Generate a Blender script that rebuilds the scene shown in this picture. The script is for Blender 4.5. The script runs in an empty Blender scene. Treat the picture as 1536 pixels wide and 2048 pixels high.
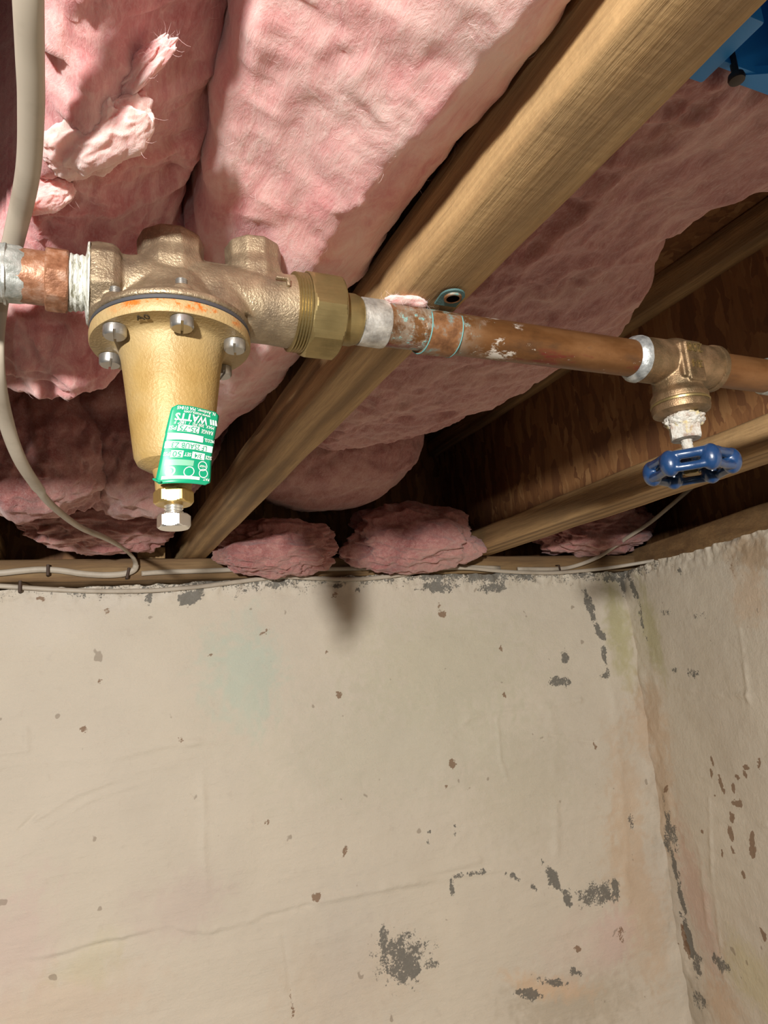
import bpy, bmesh, math, random
import numpy as np
from mathutils import Vector, Matrix

# ------------------------------------------------------------------ camera
# World: X runs along the back wall, Y runs along the joists, Z is up.
# The lens sits at the origin; joist undersides are at z = 0.185.
scene = bpy.context.scene
COL = scene.collection
F_PX = 1420.0
_J = np.array([140 - 768, 1385 - 1024, F_PX]); _W = np.array([4000 - 768, 1090 - 1024, F_PX])
EY = _J / np.linalg.norm(_J); EZ = -np.cross(_J, _W); EZ /= np.linalg.norm(EZ); EX = np.cross(EY, EZ)
cam_d = bpy.data.cameras.new('camera'); cam = bpy.data.objects.new('camera', cam_d); COL.objects.link(cam)
right = Vector((EX[0], EY[0], EZ[0])); up = -Vector((EX[1], EY[1], EZ[1])); back = -Vector((EX[2], EY[2], EZ[2]))
cam.matrix_world = Matrix(((right.x, up.x, back.x, 0), (right.y, up.y, back.y, 0), (right.z, up.z, back.z, 0), (0, 0, 0, 1)))
cam_d.sensor_fit = 'HORIZONTAL'; cam_d.sensor_width = 36; cam_d.lens = 36 * F_PX / 1536
cam_d.clip_start = 0.01; cam_d.clip_end = 30
scene.camera = cam

# ------------------------------------------------------------------ light
world = bpy.data.worlds.new('world'); scene.world = world; world.use_nodes = True
world.node_tree.nodes['Background'].inputs[0].default_value = (1.0, 0.86, 0.7, 1)
world.node_tree.nodes['Background'].inputs[1].default_value = 0.005
def point_light(name, loc, watts, color, radius):
    l = bpy.data.lights.new(name, 'POINT'); l.energy = watts; l.color = color; l.shadow_soft_size = radius
    o = bpy.data.objects.new(name, l); o.location = loc; COL.objects.link(o); return o
point_light('ceiling_bulb', (-0.432, -0.705, 0.093), 113, (1.0, 0.975, 0.93), 0.030)   # bare bulb behind the photographer
point_light('phone_flash', (-0.042, 0.0, 0.038), 0.36, (1.0, 0.96, 0.90), 0.006)       # lamp of the phone, next to the lens
vs = scene.view_settings
vs.view_transform = 'Standard'; vs.look = 'None'; vs.exposure = 0.0; vs.gamma = 1.0; vs.use_curve_mapping = False

# ------------------------------------------------------------------ helpers
rng = np.random.default_rng(7); random.seed(7)
_T = rng.uniform(-1, 1, (32, 32, 32))
def vn(p):
    p = np.asarray(p, float); i = np.floor(p).astype(int); f = p - i; f = f * f * f * (f * (f * 6 - 15) + 10)
    x0, y0, z0 = (i[..., k] & 31 for k in range(3)); x1, y1, z1 = ((i[..., k] + 1) & 31 for k in range(3))
    fx, fy, fz = f[..., 0], f[..., 1], f[..., 2]
    a = _T[x0, y0, z0] * (1 - fx) + _T[x1, y0, z0] * fx; b = _T[x0, y1, z0] * (1 - fx) + _T[x1, y1, z0] * fx
    c = _T[x0, y0, z1] * (1 - fx) + _T[x1, y0, z1] * fx; d = _T[x0, y1, z1] * (1 - fx) + _T[x1, y1, z1] * fx
    return (a * (1 - fy) + b * fy) * (1 - fz) + (c * (1 - fy) + d * fy) * fz
def fbm(p, scale, octv=4, gain=.5, ridge=False):
    p = np.asarray(p, float) * scale; s = 0; a = 1; t = 0
    for k in range(octv):
        n = vn(p + 7.3 * k); s = s + a * ((1 - 2 * np.abs(n)) if ridge else n); t += a; a *= gain; p = p * 2.03
    return s / t
def smooth01(x): x = np.clip(x, 0, 1); return x * x * (3 - 2 * x)
def ray(u, v):
    d = np.array([u - 768, v - 1024, F_PX]); return np.array([d @ EX, d @ EY, d @ EZ])
def at_z(u, v, z): r = ray(u, v); return r * z / r[2]
def at_y(u, v, y): r = ray(u, v); return r * y / r[1]

def tag(o, label=None, cat=None, group=None, kind=None):
    if label: o['label'] = label
    if cat: o['category'] = cat
    if group: o['group'] = group
    if kind: o['kind'] = kind
    return o
def link(o, parent=None):
    COL.objects.link(o)
    if parent is not None:
        o.parent = parent
        if parent.parent is None: o.matrix_parent_inverse = Matrix.Translation(-Vector(parent.location))   # meshes are built in world coordinates
    return o
def thing(name, label, cat, loc, group=None):
    o = bpy.data.objects.new(name, None); o.location = loc; o.empty_display_size = .01; COL.objects.link(o)
    return tag(o, label, cat, group)
def mesh(name, verts, faces, mat, parent=None, smooth=True, auto=None):
    me = bpy.data.meshes.new(name); me.from_pydata([tuple(map(float, v)) for v in verts], [], [tuple(map(int, f)) for f in faces]); me.update()
    if smooth: me.polygons.foreach_set('use_smooth', [True] * len(me.polygons))
    o = bpy.data.objects.new(name, me)
    if mat: me.materials.append(mat)
    link(o, parent)
    if auto is not None: sharp(o, auto)
    return o
def sharp(o, ang=35):
    bm = bmesh.new(); bm.from_mesh(o.data)
    bmesh.ops.recalc_face_normals(bm, faces=bm.faces)
    for e in bm.edges:
        if len(e.link_faces) == 2 and e.calc_face_angle(0) > math.radians(ang): e.smooth = False
    bm.to_mesh(o.data); bm.free(); return o
class G:                                           # collects several shapes into one mesh
    def __init__(s): s.v = []; s.f = []
    def add(s, v, f): n = len(s.v); s.v += [tuple(p) for p in v]; s.f += [tuple(i + n for i in q) for q in f]; return s
    def build(s, name, mat, parent=None, smooth=True, auto=35): return mesh(name, s.v, s.f, mat, parent, smooth, auto)
def frame(axis):
    a = Vector(axis).normalized(); h = Vector((0, 0, 1)) if abs(a.z) < .9 else Vector((1, 0, 0))
    u = h.cross(a).normalized(); return u, a.cross(u), a
def lathe(prof, origin, axis=(0, 0, 1), seg=48, rot=0., mod=None):
    """prof: list of (radius, distance along the axis); closed ends where radius is 0."""
    u, w, a = frame(axis); o = Vector(origin); v = []; f = []
    for r, h in prof:
        for k in range(seg):
            t = 2 * math.pi * k / seg + rot; rr = r * (mod(t, h) if mod else 1)
            v.append(o + a * h + (u * math.cos(t) + w * math.sin(t)) * rr)
    for i in range(len(prof) - 1):
        for k in range(seg):
            k2 = (k + 1) % seg; f.append((i * seg + k, i * seg + k2, (i + 1) * seg + k2, (i + 1) * seg + k))
    f.append(tuple(range(seg))[::-1]); f.append(tuple(range((len(prof) - 1) * seg, len(prof) * seg)))
    return v, f
def prism(n, r, h0, h1, origin, axis, rot=0., ch=.0008):
    return lathe([(r - ch * 1.6, h0), (r, h0 + ch), (r, h1 - ch), (r - ch * 1.6, h1)], origin, axis, n, rot)
def nut(n, r, h0, h1, origin, axis, rot=0., cham=.12, seg_per=8):
    """polygonal nut whose corners are turned off conically at both ends"""
    u, w, a = frame(axis); o = Vector(origin); N = n * seg_per; v = []; f = []
    ap = r * math.cos(math.pi / n)
    def poly(t):
        tt = (t % (2 * math.pi / n)) - math.pi / n; return ap / math.cos(tt)
    rows = [(h0, ap * .985), (h0 + (r - ap) * .9, r * 1.01), (h1 - (r - ap) * .9, r * 1.01), (h1, ap * .985)]
    K = 5; hs = [h0, h0 + (r - ap) * .3, h0 + (r - ap) * .6, h0 + (r - ap) * .9]; hs = hs + [h0 + h1 - q for q in hs[::-1]]
    for h in hs:
        e = min(h - h0, h1 - h); lim = ap * .985 + e * 1.1
        for k in range(N):
            t = 2 * math.pi * k / N; rr = min(poly(t), lim)
            v.append(o + a * h + (u * math.cos(t + rot) + w * math.sin(t + rot)) * rr)
    R = len(hs)
    for i in range(R - 1):
        for k in range(N):
            k2 = (k + 1) % N; f.append((i * N + k, i * N + k2, (i + 1) * N + k2, (i + 1) * N + k))
    f.append(tuple(range(N))[::-1]); f.append(tuple(range((R - 1) * N, R * N)))
    return v, f
def box(x0, x1, y0, y1, z0, z1, bev=0.):
    bm = bmesh.new(); bmesh.ops.create_cube(bm, size=1)
    for q in bm.verts: q.co = Vector((x0 + (q.co.x + .5) * (x1 - x0), y0 + (q.co.y + .5) * (y1 - y0), z0 + (q.co.z + .5) * (z1 - z0)))
    if bev: bmesh.ops.bevel(bm, geom=bm.edges[:], offset=bev, segments=2, affect='EDGES', profile=.5)
    bm.verts.index_update(); v = [q.co.copy() for q in bm.verts]; f = [tuple(q.index for q in p.verts) for p in bm.faces]; bm.free(); return v, f
def catmull(pts, n=8):
    P = [Vector(p) for p in pts]; P = [P[0] * 2 - P[1]] + P + [P[-1] * 2 - P[-2]]; out = []
    for i in range(1, len(P) - 2):
        for k in range(n):
            t = k / n; a, b, c, d = P[i - 1:i + 3]
            out.append(.5 * ((2 * b) + (c - a) * t + (2 * a - 5 * b + 4 * c - d) * t * t + (3 * b - a - 3 * c + d) * t ** 3))
    out.append(P[-2]); return out
def tube(pts, ra, rb=None, seg=14, flat=(0, 0, 1), n=8, spline=True):
    """swept oval; rb is the half width along `flat`"""
    rb = rb or ra; C = catmull(pts, n) if spline else [Vector(p) for p in pts]; v = []; f = []
    for i, c in enumerate(C):
        d = (C[min(i + 1, len(C) - 1)] - C[max(i - 1, 0)]).normalized(); fl = Vector(flat[i * len(flat) // len(C)]) if hasattr(flat[0], '__len__') else Vector(flat)
        w = (fl - d * fl.dot(d)).normalized(); s = d.cross(w)
        for k in range(seg):
            t = 2 * math.pi * k / seg; v.append(c + s * math.cos(t) * ra + w * math.sin(t) * rb)
    for i in range(len(C) - 1):
        for k in range(seg):
            k2 = (k + 1) % seg; f.append((i * seg + k, i * seg + k2, (i + 1) * seg + k2, (i + 1) * seg + k))
    f.append(tuple(range(seg))[::-1]); f.append(tuple(range((len(C) - 1) * seg, len(C) * seg)))
    return v, f
def ball(c, rx, ry=None, rz=None, sub=3):
    ry = ry or rx; rz = rz or rx; bm = bmesh.new(); bmesh.ops.create_icosphere(bm, subdivisions=sub, radius=1); bm.verts.index_update()
    v = [Vector((c[0] + q.co.x * rx, c[1] + q.co.y * ry, c[2] + q.co.z * rz)) for q in bm.verts]; f = [tuple(q.index for q in p.verts) for p in bm.faces]; bm.free(); return v, f
def fuse(o, voxel, it=6, fac=.5):
    m = o.modifiers.new('fuse', 'REMESH'); m.mode = 'VOXEL'; m.voxel_size = voxel; m.use_smooth_shade = True
    s = o.modifiers.new('soften', 'SMOOTH'); s.factor = fac; s.iterations = it; return o
def text_geo(s, size, extrude=0., align='CENTER', bold=0.):
    c = bpy.data.curves.new('t', 'FONT'); c.body = s; c.size = size; c.extrude = extrude; c.align_x = align; c.align_y = 'CENTER'; c.resolution_u = 2; c.offset = bold * size
    o = bpy.data.objects.new('t', c); COL.objects.link(o)
    dg = bpy.context.evaluated_depsgraph_get(); me = bpy.data.meshes.new_from_object(o.evaluated_get(dg))
    v = [q.co.copy() for q in me.vertices]; f = [tuple(p.vertices) for p in me.polygons]
    bpy.data.objects.remove(o); bpy.data.curves.remove(c); bpy.data.meshes.remove(me); return v, f

# ------------------------------------------------------------------ materials
def srgb(r, g, b):
    return tuple(((c / 255) / 12.92 if c / 255 <= .04045 else ((c / 255 + .055) / 1.055) ** 2.4) for c in (r, g, b)) + (1.,)
class Mat:
    def __init__(s, name, color=(.5, .5, .5, 1), rough=.6, metal=0., **kw):
        s.m = bpy.data.materials.new(name); s.m.use_nodes = True; s.nt = s.m.node_tree; s.b = s.nt.nodes['Principled BSDF']
        s.b.inputs['Base Color'].default_value = color; s.b.inputs['Roughness'].default_value = rough; s.b.inputs['Metallic'].default_value = metal
        for k, v in kw.items(): s.b.inputs[k].default_value = v
        s.tc = s.nt.nodes.new('ShaderNodeTexCoord'); s.co = s.tc.outputs['Object']; s.h = None
    def n(s, t, **kw):
        q = s.nt.nodes.new('ShaderNode' + t)
        for k, v in kw.items(): setattr(q, k, v)
        return q
    def l(s, a, b): s.nt.links.new(a, b)
    def mapped(s, scale=(1, 1, 1), rot=(0, 0, 0), loc=(0, 0, 0)):
        q = s.n('Mapping'); q.inputs['Scale'].default_value = scale; q.inputs['Rotation'].default_value = rot; q.inputs['Location'].default_value = loc; s.l(s.co, q.inputs[0]); return q.outputs[0]
    def noise(s, scale, detail=4, rough=.55, vec=None, dist=0., out='Fac'):
        q = s.n('TexNoise'); q.inputs['Scale'].default_value = scale; q.inputs['Detail'].default_value = detail; q.inputs['Roughness'].default_value = rough; q.inputs['Distortion'].default_value = dist
        s.l(vec if vec is not None else s.co, q.inputs['Vector']); return q.outputs[out]
    def voro(s, scale, vec=None, feature='F1', out='Distance'):
        q = s.n('TexVoronoi', feature=feature); q.inputs['Scale'].default_value = scale; s.l(vec if vec is not None else s.co, q.inputs['Vector']); return q.outputs[out]
    def ramp(s, fac, stops, interp='LINEAR'):
        q = s.n('ValToRGB'); r = q.color_ramp; r.interpolation = interp
        while len(r.elements) < len(stops): r.elements.new(.5)
        for e, (p, c) in zip(r.elements, stops):
            e.position = p; e.color = c if hasattr(c, '__len__') else (c, c, c, 1)
        s.l(fac, q.inputs[0]); return q.outputs[0]
    def mix(s, fac, a, b, mode='MIX'):
        q = s.n('MixRGB', blend_type=mode)
        for i, x in ((0, fac), (1, a), (2, b)):
            if hasattr(x, 'is_linked'): s.l(x, q.inputs[i])
            else: q.inputs[i].default_value = x
        return q.outputs[0]
    def math(s, op, a, b=0., c=0.):
        q = s.n('Math', operation=op)
        for i, x in enumerate((a, b, c)):
            if hasattr(x, 'is_linked'): s.l(x, q.inputs[i])
            else: q.inputs[i].default_value = x
        return q.outputs[0]
    def axis(s, k):
        q = s.n('SeparateXYZ'); s.l(s.co, q.inputs[0]); return q.outputs[k]
    def rng(s, v, a, b, c=0., d=1.):
        q = s.n('MapRange'); q.interpolation_type = 'SMOOTHSTEP'
        for i, x in enumerate((a, b, c, d)): q.inputs[i + 1].default_value = x
        s.l(v, q.inputs[0]); return q.outputs[0]
    def color(s, sock): s.l(sock, s.b.inputs['Base Color']); return s
    def set(s, k, sock): s.l(sock, s.b.inputs[k]); return s
    def bump(s, h, dist=.001, strength=1.):
        q = s.n('Bump'); q.inputs['Distance'].default_value = dist; q.inputs['Strength'].default_value = strength; s.l(h, q.inputs['Height'])
        if s.h is not None: s.l(s.h, q.inputs['Normal'])
        s.h = q.outputs[0]; s.nt.links.new(s.h, s.b.inputs['Normal']); return s
    def attr(s, name, out='Color'):
        q = s.n('Attribute'); q.attribute_name = name; return q.outputs[out]

def m_wood(name, light, mid, dark, axis='y', rough=.75, scale=1., saw=True, wv=.35):
    m = Mat(name, rough=rough); st = {'y': (1, .06, 1), 'x': (.06, 1, 1)}[axis]
    v = m.mapped(st); big = m.noise(38 * scale, 3, .5, v, 1.2); fine = m.noise(420 * scale, 5, .65, v)
    w = m.n('TexWave', wave_type='RINGS', rings_direction='Y' if axis == 'y' else 'X'); w.inputs['Scale'].default_value = 22 * scale; w.inputs['Distortion'].default_value = 5; w.inputs['Detail'].default_value = 3; w.inputs['Detail Scale'].default_value = 1.3
    m.l(m.mapped((1, .05, 1) if axis == 'y' else (.05, 1, 1), loc=(.13, 0, .21)), w.inputs[0])
    f = m.math('ADD', m.math('MULTIPLY', w.outputs['Fac'], wv), m.math('MULTIPLY', big, 1 - wv))
    c = m.ramp(f, [(.25, dark), (.5, mid), (.72, light)])
    c = m.mix(m.math('MULTIPLY', m.ramp(fine, [(.35, 1.), (.6, 0.)]), .45), c, dark, 'MIX')
    st2 = m.noise(14, 4, .6); c = m.mix(m.math('MULTIPLY', m.ramp(st2, [(.5, 0.), (.75, 1.)]), .35), c, (.12, .085, .05, 1))
    kn = m.voro(9, m.mapped((1, .35, 1), loc=(.3, .2, .1)) if axis == 'y' else m.mapped((.35, 1, 1)))
    c = m.mix(m.ramp(kn, [(.05, .75), (.11, 0.)]), c, (.08, .035, .015, 1))
    m.color(c); m.bump(fine, .0012, .8); m.bump(w.outputs['Fac'], .0006, .5 if wv > .1 else .05)
    if saw:
        sw = m.noise(260, 2, .5, m.mapped((.25, 1, 1), rot=(0, 0, .9))); m.bump(sw, .0005, .5)
    return m.m
W_A = m_wood('wood_spruce', (.52, .33, .15, 1), (.40, .245, .105, 1), (.20, .115, .048, 1))
W_S = m_wood('wood_sill', (.30, .19, .085, 1), (.21, .12, .05, 1), (.10, .055, .024, 1), 'x')
def m_osb(name, k=1.):
    m = Mat(name, rough=.7)
    # strands: stretched cells in several directions laid over one another
    cells = []
    c = None
    for i, (rx, sc) in enumerate(((.15, 60), (-.3, 75), (.9, 70), (.05, 95))):
        v = m.mapped((1, 1, .25), rot=(rx, 0, 0), loc=(.1 * i, .37 * i, .21 * i))
        wn = m.n('TexNoise'); wn.inputs['Scale'].default_value = 30; wn.inputs['Detail'].default_value = 3; m.l(m.co, wn.inputs['Vector'])
        va = m.n('VectorMath', operation='MULTIPLY_ADD'); m.l(wn.outputs['Color'], va.inputs[0]); va.inputs[1].default_value = (.016, .016, .016); m.l(v, va.inputs[2]); v = va.outputs[0]
        col = m.voro(sc, v, out='Color'); q = m.n('SeparateColor'); m.l(col, q.inputs[0])
        tone = m.ramp(q.outputs[0], [(0., (.20 * k, .08 * k, .03 * k, 1)), (.5, (.30 * k, .13 * k, .045 * k, 1)), (.85, (.38 * k, .18 * k, .065 * k, 1)), (1., (.46 * k, .24 * k, .095 * k, 1))])
        msk = m.math('GREATER_THAN', q.outputs[1], .5)
        c = tone if c is None else m.mix(msk, c, tone); cells.append(q.outputs[2])
    gr = m.noise(300, 3, .6, m.mapped((1, 1, .1)))
    c = m.mix(.35, c, m.ramp(gr, [(.3, .45), (.7, 1.)]), 'MULTIPLY')
    m.color(c); m.bump(cells[1], .0012, .6); m.bump(cells[3], .0008, .6); m.bump(gr, .0004, .5); return m.m
OSB = m_osb('osb_web', .78); OSB_D = m_osb('osb_subfloor', .8)

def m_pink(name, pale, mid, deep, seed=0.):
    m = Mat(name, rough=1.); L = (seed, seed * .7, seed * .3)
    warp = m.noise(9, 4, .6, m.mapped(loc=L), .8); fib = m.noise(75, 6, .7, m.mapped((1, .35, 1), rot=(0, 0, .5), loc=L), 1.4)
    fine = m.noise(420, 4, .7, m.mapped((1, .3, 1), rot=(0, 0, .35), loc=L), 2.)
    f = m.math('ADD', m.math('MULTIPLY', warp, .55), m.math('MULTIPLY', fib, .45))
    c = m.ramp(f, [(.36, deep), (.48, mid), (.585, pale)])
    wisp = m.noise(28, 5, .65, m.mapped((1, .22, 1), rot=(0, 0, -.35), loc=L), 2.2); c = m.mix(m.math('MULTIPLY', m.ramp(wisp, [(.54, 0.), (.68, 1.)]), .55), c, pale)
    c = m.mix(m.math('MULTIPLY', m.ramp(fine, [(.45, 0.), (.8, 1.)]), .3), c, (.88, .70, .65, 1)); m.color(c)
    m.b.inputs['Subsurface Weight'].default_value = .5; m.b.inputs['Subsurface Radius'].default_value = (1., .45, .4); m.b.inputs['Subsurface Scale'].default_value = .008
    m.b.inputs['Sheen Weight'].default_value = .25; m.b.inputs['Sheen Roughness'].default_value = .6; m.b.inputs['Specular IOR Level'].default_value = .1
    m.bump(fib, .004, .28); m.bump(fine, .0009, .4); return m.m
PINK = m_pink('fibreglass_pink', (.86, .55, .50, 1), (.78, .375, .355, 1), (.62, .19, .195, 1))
PINK_SHADE = m_pink('fibreglass_shaded', (.46, .235, .20, 1), (.37, .15, .135, 1), (.25, .072, .068, 1), 3.1)  # darker copy of the pink, with shade put into the colour
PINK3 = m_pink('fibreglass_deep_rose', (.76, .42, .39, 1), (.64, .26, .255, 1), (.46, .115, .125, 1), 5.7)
FIBRE = Mat('fibre_strand', (.95, .72, .70, 1), .8).m

def m_cast(name, base, hi, lo, metal=.75, rough=.42, sc=900, bump=.0005):
    m = Mat(name, rough=rough, metal=metal); g = m.noise(sc, 3, .6); big = m.noise(60, 4, .6)
    c = m.ramp(big, [(.3, lo), (.5, base), (.7, hi)]); c = m.mix(m.ramp(g, [(.55, 0.), (.75, .6)]), c, hi); m.color(c)
    m.set('Roughness', m.ramp(m.noise(200, 4), [(.3, rough - .1), (.7, rough + .15)])); m.bump(g, bump, .8); return m.m
BRONZE = m_cast('cast_bronze', (.29, .22, .14, 1), (.43, .335, .215, 1), (.20, .15, .10, 1), .68, .42, 950, .00045)
BRONZE2 = m_cast('valve_bronze', (.19, .125, .065, 1), (.33, .21, .115, 1), (.11, .085, .045, 1), .7, .42, 1200, .0003)
def m_gold():
    m = Mat('gold_paint', rough=.5, metal=.12); g = m.noise(750, 3, .6); big = m.noise(45, 4, .6)
    c = m.ramp(big, [(.3, (.32, .195, .055, 1)), (.5, (.385, .25, .085, 1)), (.7, (.41, .285, .12, 1))])
    # lighter, chalkier toward the flange
    c = m.mix(m.rng(m.axis(2), .125, .150, 0., .55), c, (.42, .31, .16, 1))
    rz = m.math('MULTIPLY', m.rng(m.axis(2), .1465, .1495), m.ramp(m.noise(130, 5, .75), [(.49, 0.), (.58, 1.)]))
    rz = m.math('MULTIPLY', rz, m.rng(m.axis(1), .285, .275)); c = m.mix(rz, c, (.50, .13, .012, 1))
    spots = m.ramp(m.noise(160, 3, .6), [(.70, 0.), (.76, 1.)]); c = m.mix(m.math('MULTIPLY', spots, m.rng(m.axis(2), .104, .096)), c, (.30, .09, .02, 1))
    m.color(c); m.bump(g, .0004, .8); return m.m
GOLD = m_gold()
def m_brass(name, base, rough=.3, dirt=.5, axis=(1, 1, .08)):
    m = Mat(name, rough=rough, metal=.85); d = m.noise(70, 4, .6); s = m.noise(600, 3, .6, m.mapped(axis))
    c = m.mix(m.math('MULTIPLY', m.ramp(d, [(.45, 0.), (.75, 1.)]), dirt), base, (.15, .11, .045, 1)); c = m.mix(m.math('MULTIPLY', s, .35), c, (.1, .07, .02, 1)); m.color(c); m.bump(s, .00015, .6)
    m.set('Roughness', m.ramp(d, [(.3, rough), (.8, rough + .25)])); return m.m
BRASS = m_brass('brass_bright', (.80, .58, .22, 1), .24, .2); BRASS_OLD = m_brass('brass_aged', (.38, .29, .13, 1), .34, .7, (.08, 1, 1))
STEEL = Mat('zinc_steel', (.40, .385, .36, 1), .36, .85); STEEL.bump(STEEL.noise(500, 3), .0001, .5); STEEL = STEEL.m
BOLT = Mat('plated_bolt', (.82, .80, .74, 1), .28, .9); BOLT.bump(BOLT.noise(400, 3), .0001, .4); BOLT = BOLT.m
DARK = Mat('gasket_dark', (.05, .05, .055, 1), .55).m
INK = Mat('stamp_ink', (.03, .02, .012, 1), .7).m
def m_copper(name, x0=None):
    m = Mat(name, rough=.38, metal=.55); big = m.noise(55, 5, .65, m.mapped((.45, 1, 1))); fine = m.noise(700, 4, .6, m.mapped((.25, 1, 1)))
    c = m.ramp(big, [(.28, (.085, .04, .018, 1)), (.45, (.18, .078, .026, 1)), (.62, (.25, .118, .045, 1)), (.75, (.14, .078, .04, 1))])
    c = m.mix(m.math('MULTIPLY', fine, .3), c, (.14, .06, .02, 1))
    if x0 is not None:
        X = m.axis(0)
        near = m.rng(m.math('ABSOLUTE', m.math('SUBTRACT', X, x0)), .034, .006)
        grey = m.math('MULTIPLY', near, m.ramp(m.noise(120, 5, .7), [(.42, 0.), (.55, .85)])); c = m.mix(grey, c, (.26, .22, .17, 1))
        verd = m.math('MULTIPLY', near, m.ramp(m.noise(240, 5, .75), [(.56, 0.), (.66, 1.)])); c = m.mix(verd, c, (.16, .46, .44, 1))
        dk = m.rng(m.math('ABSOLUTE', m.math('SUBTRACT', X, .212)), .018, .003)
        wh = m.math('MULTIPLY', dk, m.ramp(m.noise(95, 5, .7, m.mapped((.6, 1, 1), rot=(0, .6, 0))), [(.54, 0.), (.60, .9)])); c = m.mix(wh, c, (.60, .55, .48, 1))
        red = m.math('MULTIPLY', m.rng(m.axis(2), .1675, .1635), m.ramp(m.noise(75, 4, .7, m.mapped((.3, 1, 1), loc=(.2, 0, 0))), [(.54, 0.), (.62, .8)])); c = m.mix(red, c, (.17, .025, .02, 1))
        fl = m.math('MULTIPLY', m.rng(m.axis(2), .170, .164), m.ramp(m.noise(330, 4, .7, m.mapped((.5, 1, 1), loc=(.4, 0, 0))), [(.64, 0.), (.70, .8)])); c = m.mix(fl, c, (.50, .46, .40, 1))
        rr = m.math('ADD', m.math('ADD', grey, verd), wh); m.set('Metallic', m.math('SUBTRACT', .55, m.math('MULTIPLY', rr, .5))); m.bump(rr, .0004, .7)
    m.color(c); m.set('Roughness', m.ramp(big, [(.3, .30), (.7, .55)])); m.bump(fine, .0001, .5); return m.m
COPPER = m_copper('copper_pipe'); COPPER_M = m_copper('copper_pipe_stained', .168); 
def m_strap():
    m = Mat('strap_copper', rough=.5, metal=.45); c = m.ramp(m.noise(120, 5, .65), [(.35, (.15, .065, .028, 1)), (.5, (.28, .13, .055, 1)), (.58, (.26, .21, .16, 1)), (.68, (.20, .44, .42, 1))])
    m.color(c); m.bump(m.noise(500, 3), .0002, .6); return m.m
STRAP = m_strap(); VERDI = Mat('verdigris', (.055, .115, .11, 1), .7); VERDI.bump(VERDI.noise(900, 4), .0004); VERDI = VERDI.m
def m_solder(name, a, b, c3, metal=.6):
    m = Mat(name, rough=.45, metal=metal); c = m.ramp(m.noise(150, 5, .65), [(.35, a), (.5, b), (.68, c3)]); m.color(c); m.bump(m.noise(420, 4, .6), .0005, .7); return m.m
SOLDER = m_solder('solder', (.33, .31, .28, 1), (.50, .48, .44, 1), (.70, .68, .63, 1))
SOLDER_B = m_solder('solder_bright', (.20, .21, .21, 1), (.34, .35, .34, 1), (.58, .59, .57, 1), .5)
SOLDER_L = m_solder('solder_smeared', (.26, .28, .25, 1), (.42, .43, .40, 1), (.62, .62, .58, 1), .5)
COPPER_RAW = m_solder('copper_fitting', (.19, .075, .035, 1), (.30, .135, .07, 1), (.44, .27, .19, 1), .35)
def m_tape():
    m = Mat('thread_tape', rough=.5); c = m.ramp(m.noise(260, 5, .7, m.mapped((2.5, 1, .5))), [(.38, (.22, .21, .14, 1)), (.48, (.55, .55, .49, 1)), (.62, (.66, .66, .60, 1))]); m.color(c)
    m.bump(m.noise(600, 4, .7, m.mapped((2.5, 1, .5))), .0006); return m.m
TAPE = m_tape()
def m_crust():
    m = Mat('mineral_crust', rough=.85); c = m.ramp(m.noise(190, 5, .7), [(.34, (.36, .25, .19, 1)), (.47, (.54, .49, .42, 1)), (.62, (.64, .62, .56, 1))])
    c = m.mix(m.math('MULTIPLY', m.ramp(m.noise(110, 3, .6, m.mapped(loc=(.3, .1, .2))), [(.56, 0.), (.66, 1.)]), .6), c, (.62, .48, .15, 1)); m.color(c); m.bump(m.noise(800, 5, .7), .0008); return m.m
CRUST = m_crust()
def m_blue(name, col, rough):
    m = Mat(name, col, rough); c = m.mix(m.ramp(m.noise(900, 3, .6), [(.70, 0.), (.78, .7)]), col, (.12, .13, .15, 1)); m.color(c); m.bump(m.noise(180, 3), .0003, .5); m.b.inputs['Coat Weight'].default_value = .5; m.b.inputs['Coat Roughness'].default_value = .15; return m.m
BLUE = m_blue('blue_enamel', (.009, .040, .118, 1), .34)
BLUEBOX = Mat('blue_plastic', (.02, .22, .58, 1), .42).m
GREEN = Mat('label_green', (.006, .30, .15, 1), .35).m
WHITE = Mat('label_white', (.80, .80, .76, 1), .45).m
SILVER = Mat('label_pale_green', (.20, .46, .31, 1), .4).m
CABLE = Mat('cable_sheath', (.66, .58, .46, 1), .5); CABLE.color(CABLE.mix(CABLE.ramp(CABLE.noise(35, 4, .6), [(.5, 0.), (.75, .5)]), (.47, .405, .32, 1), (.25, .20, .14, 1))); CABLE = CABLE.m
RUST = Mat('rusty_staple', (.055, .03, .018, 1), .6, .4).m
BLACKSTEEL = Mat('dark_screw', (.06, .05, .045, 1), .35, .8).m

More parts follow.
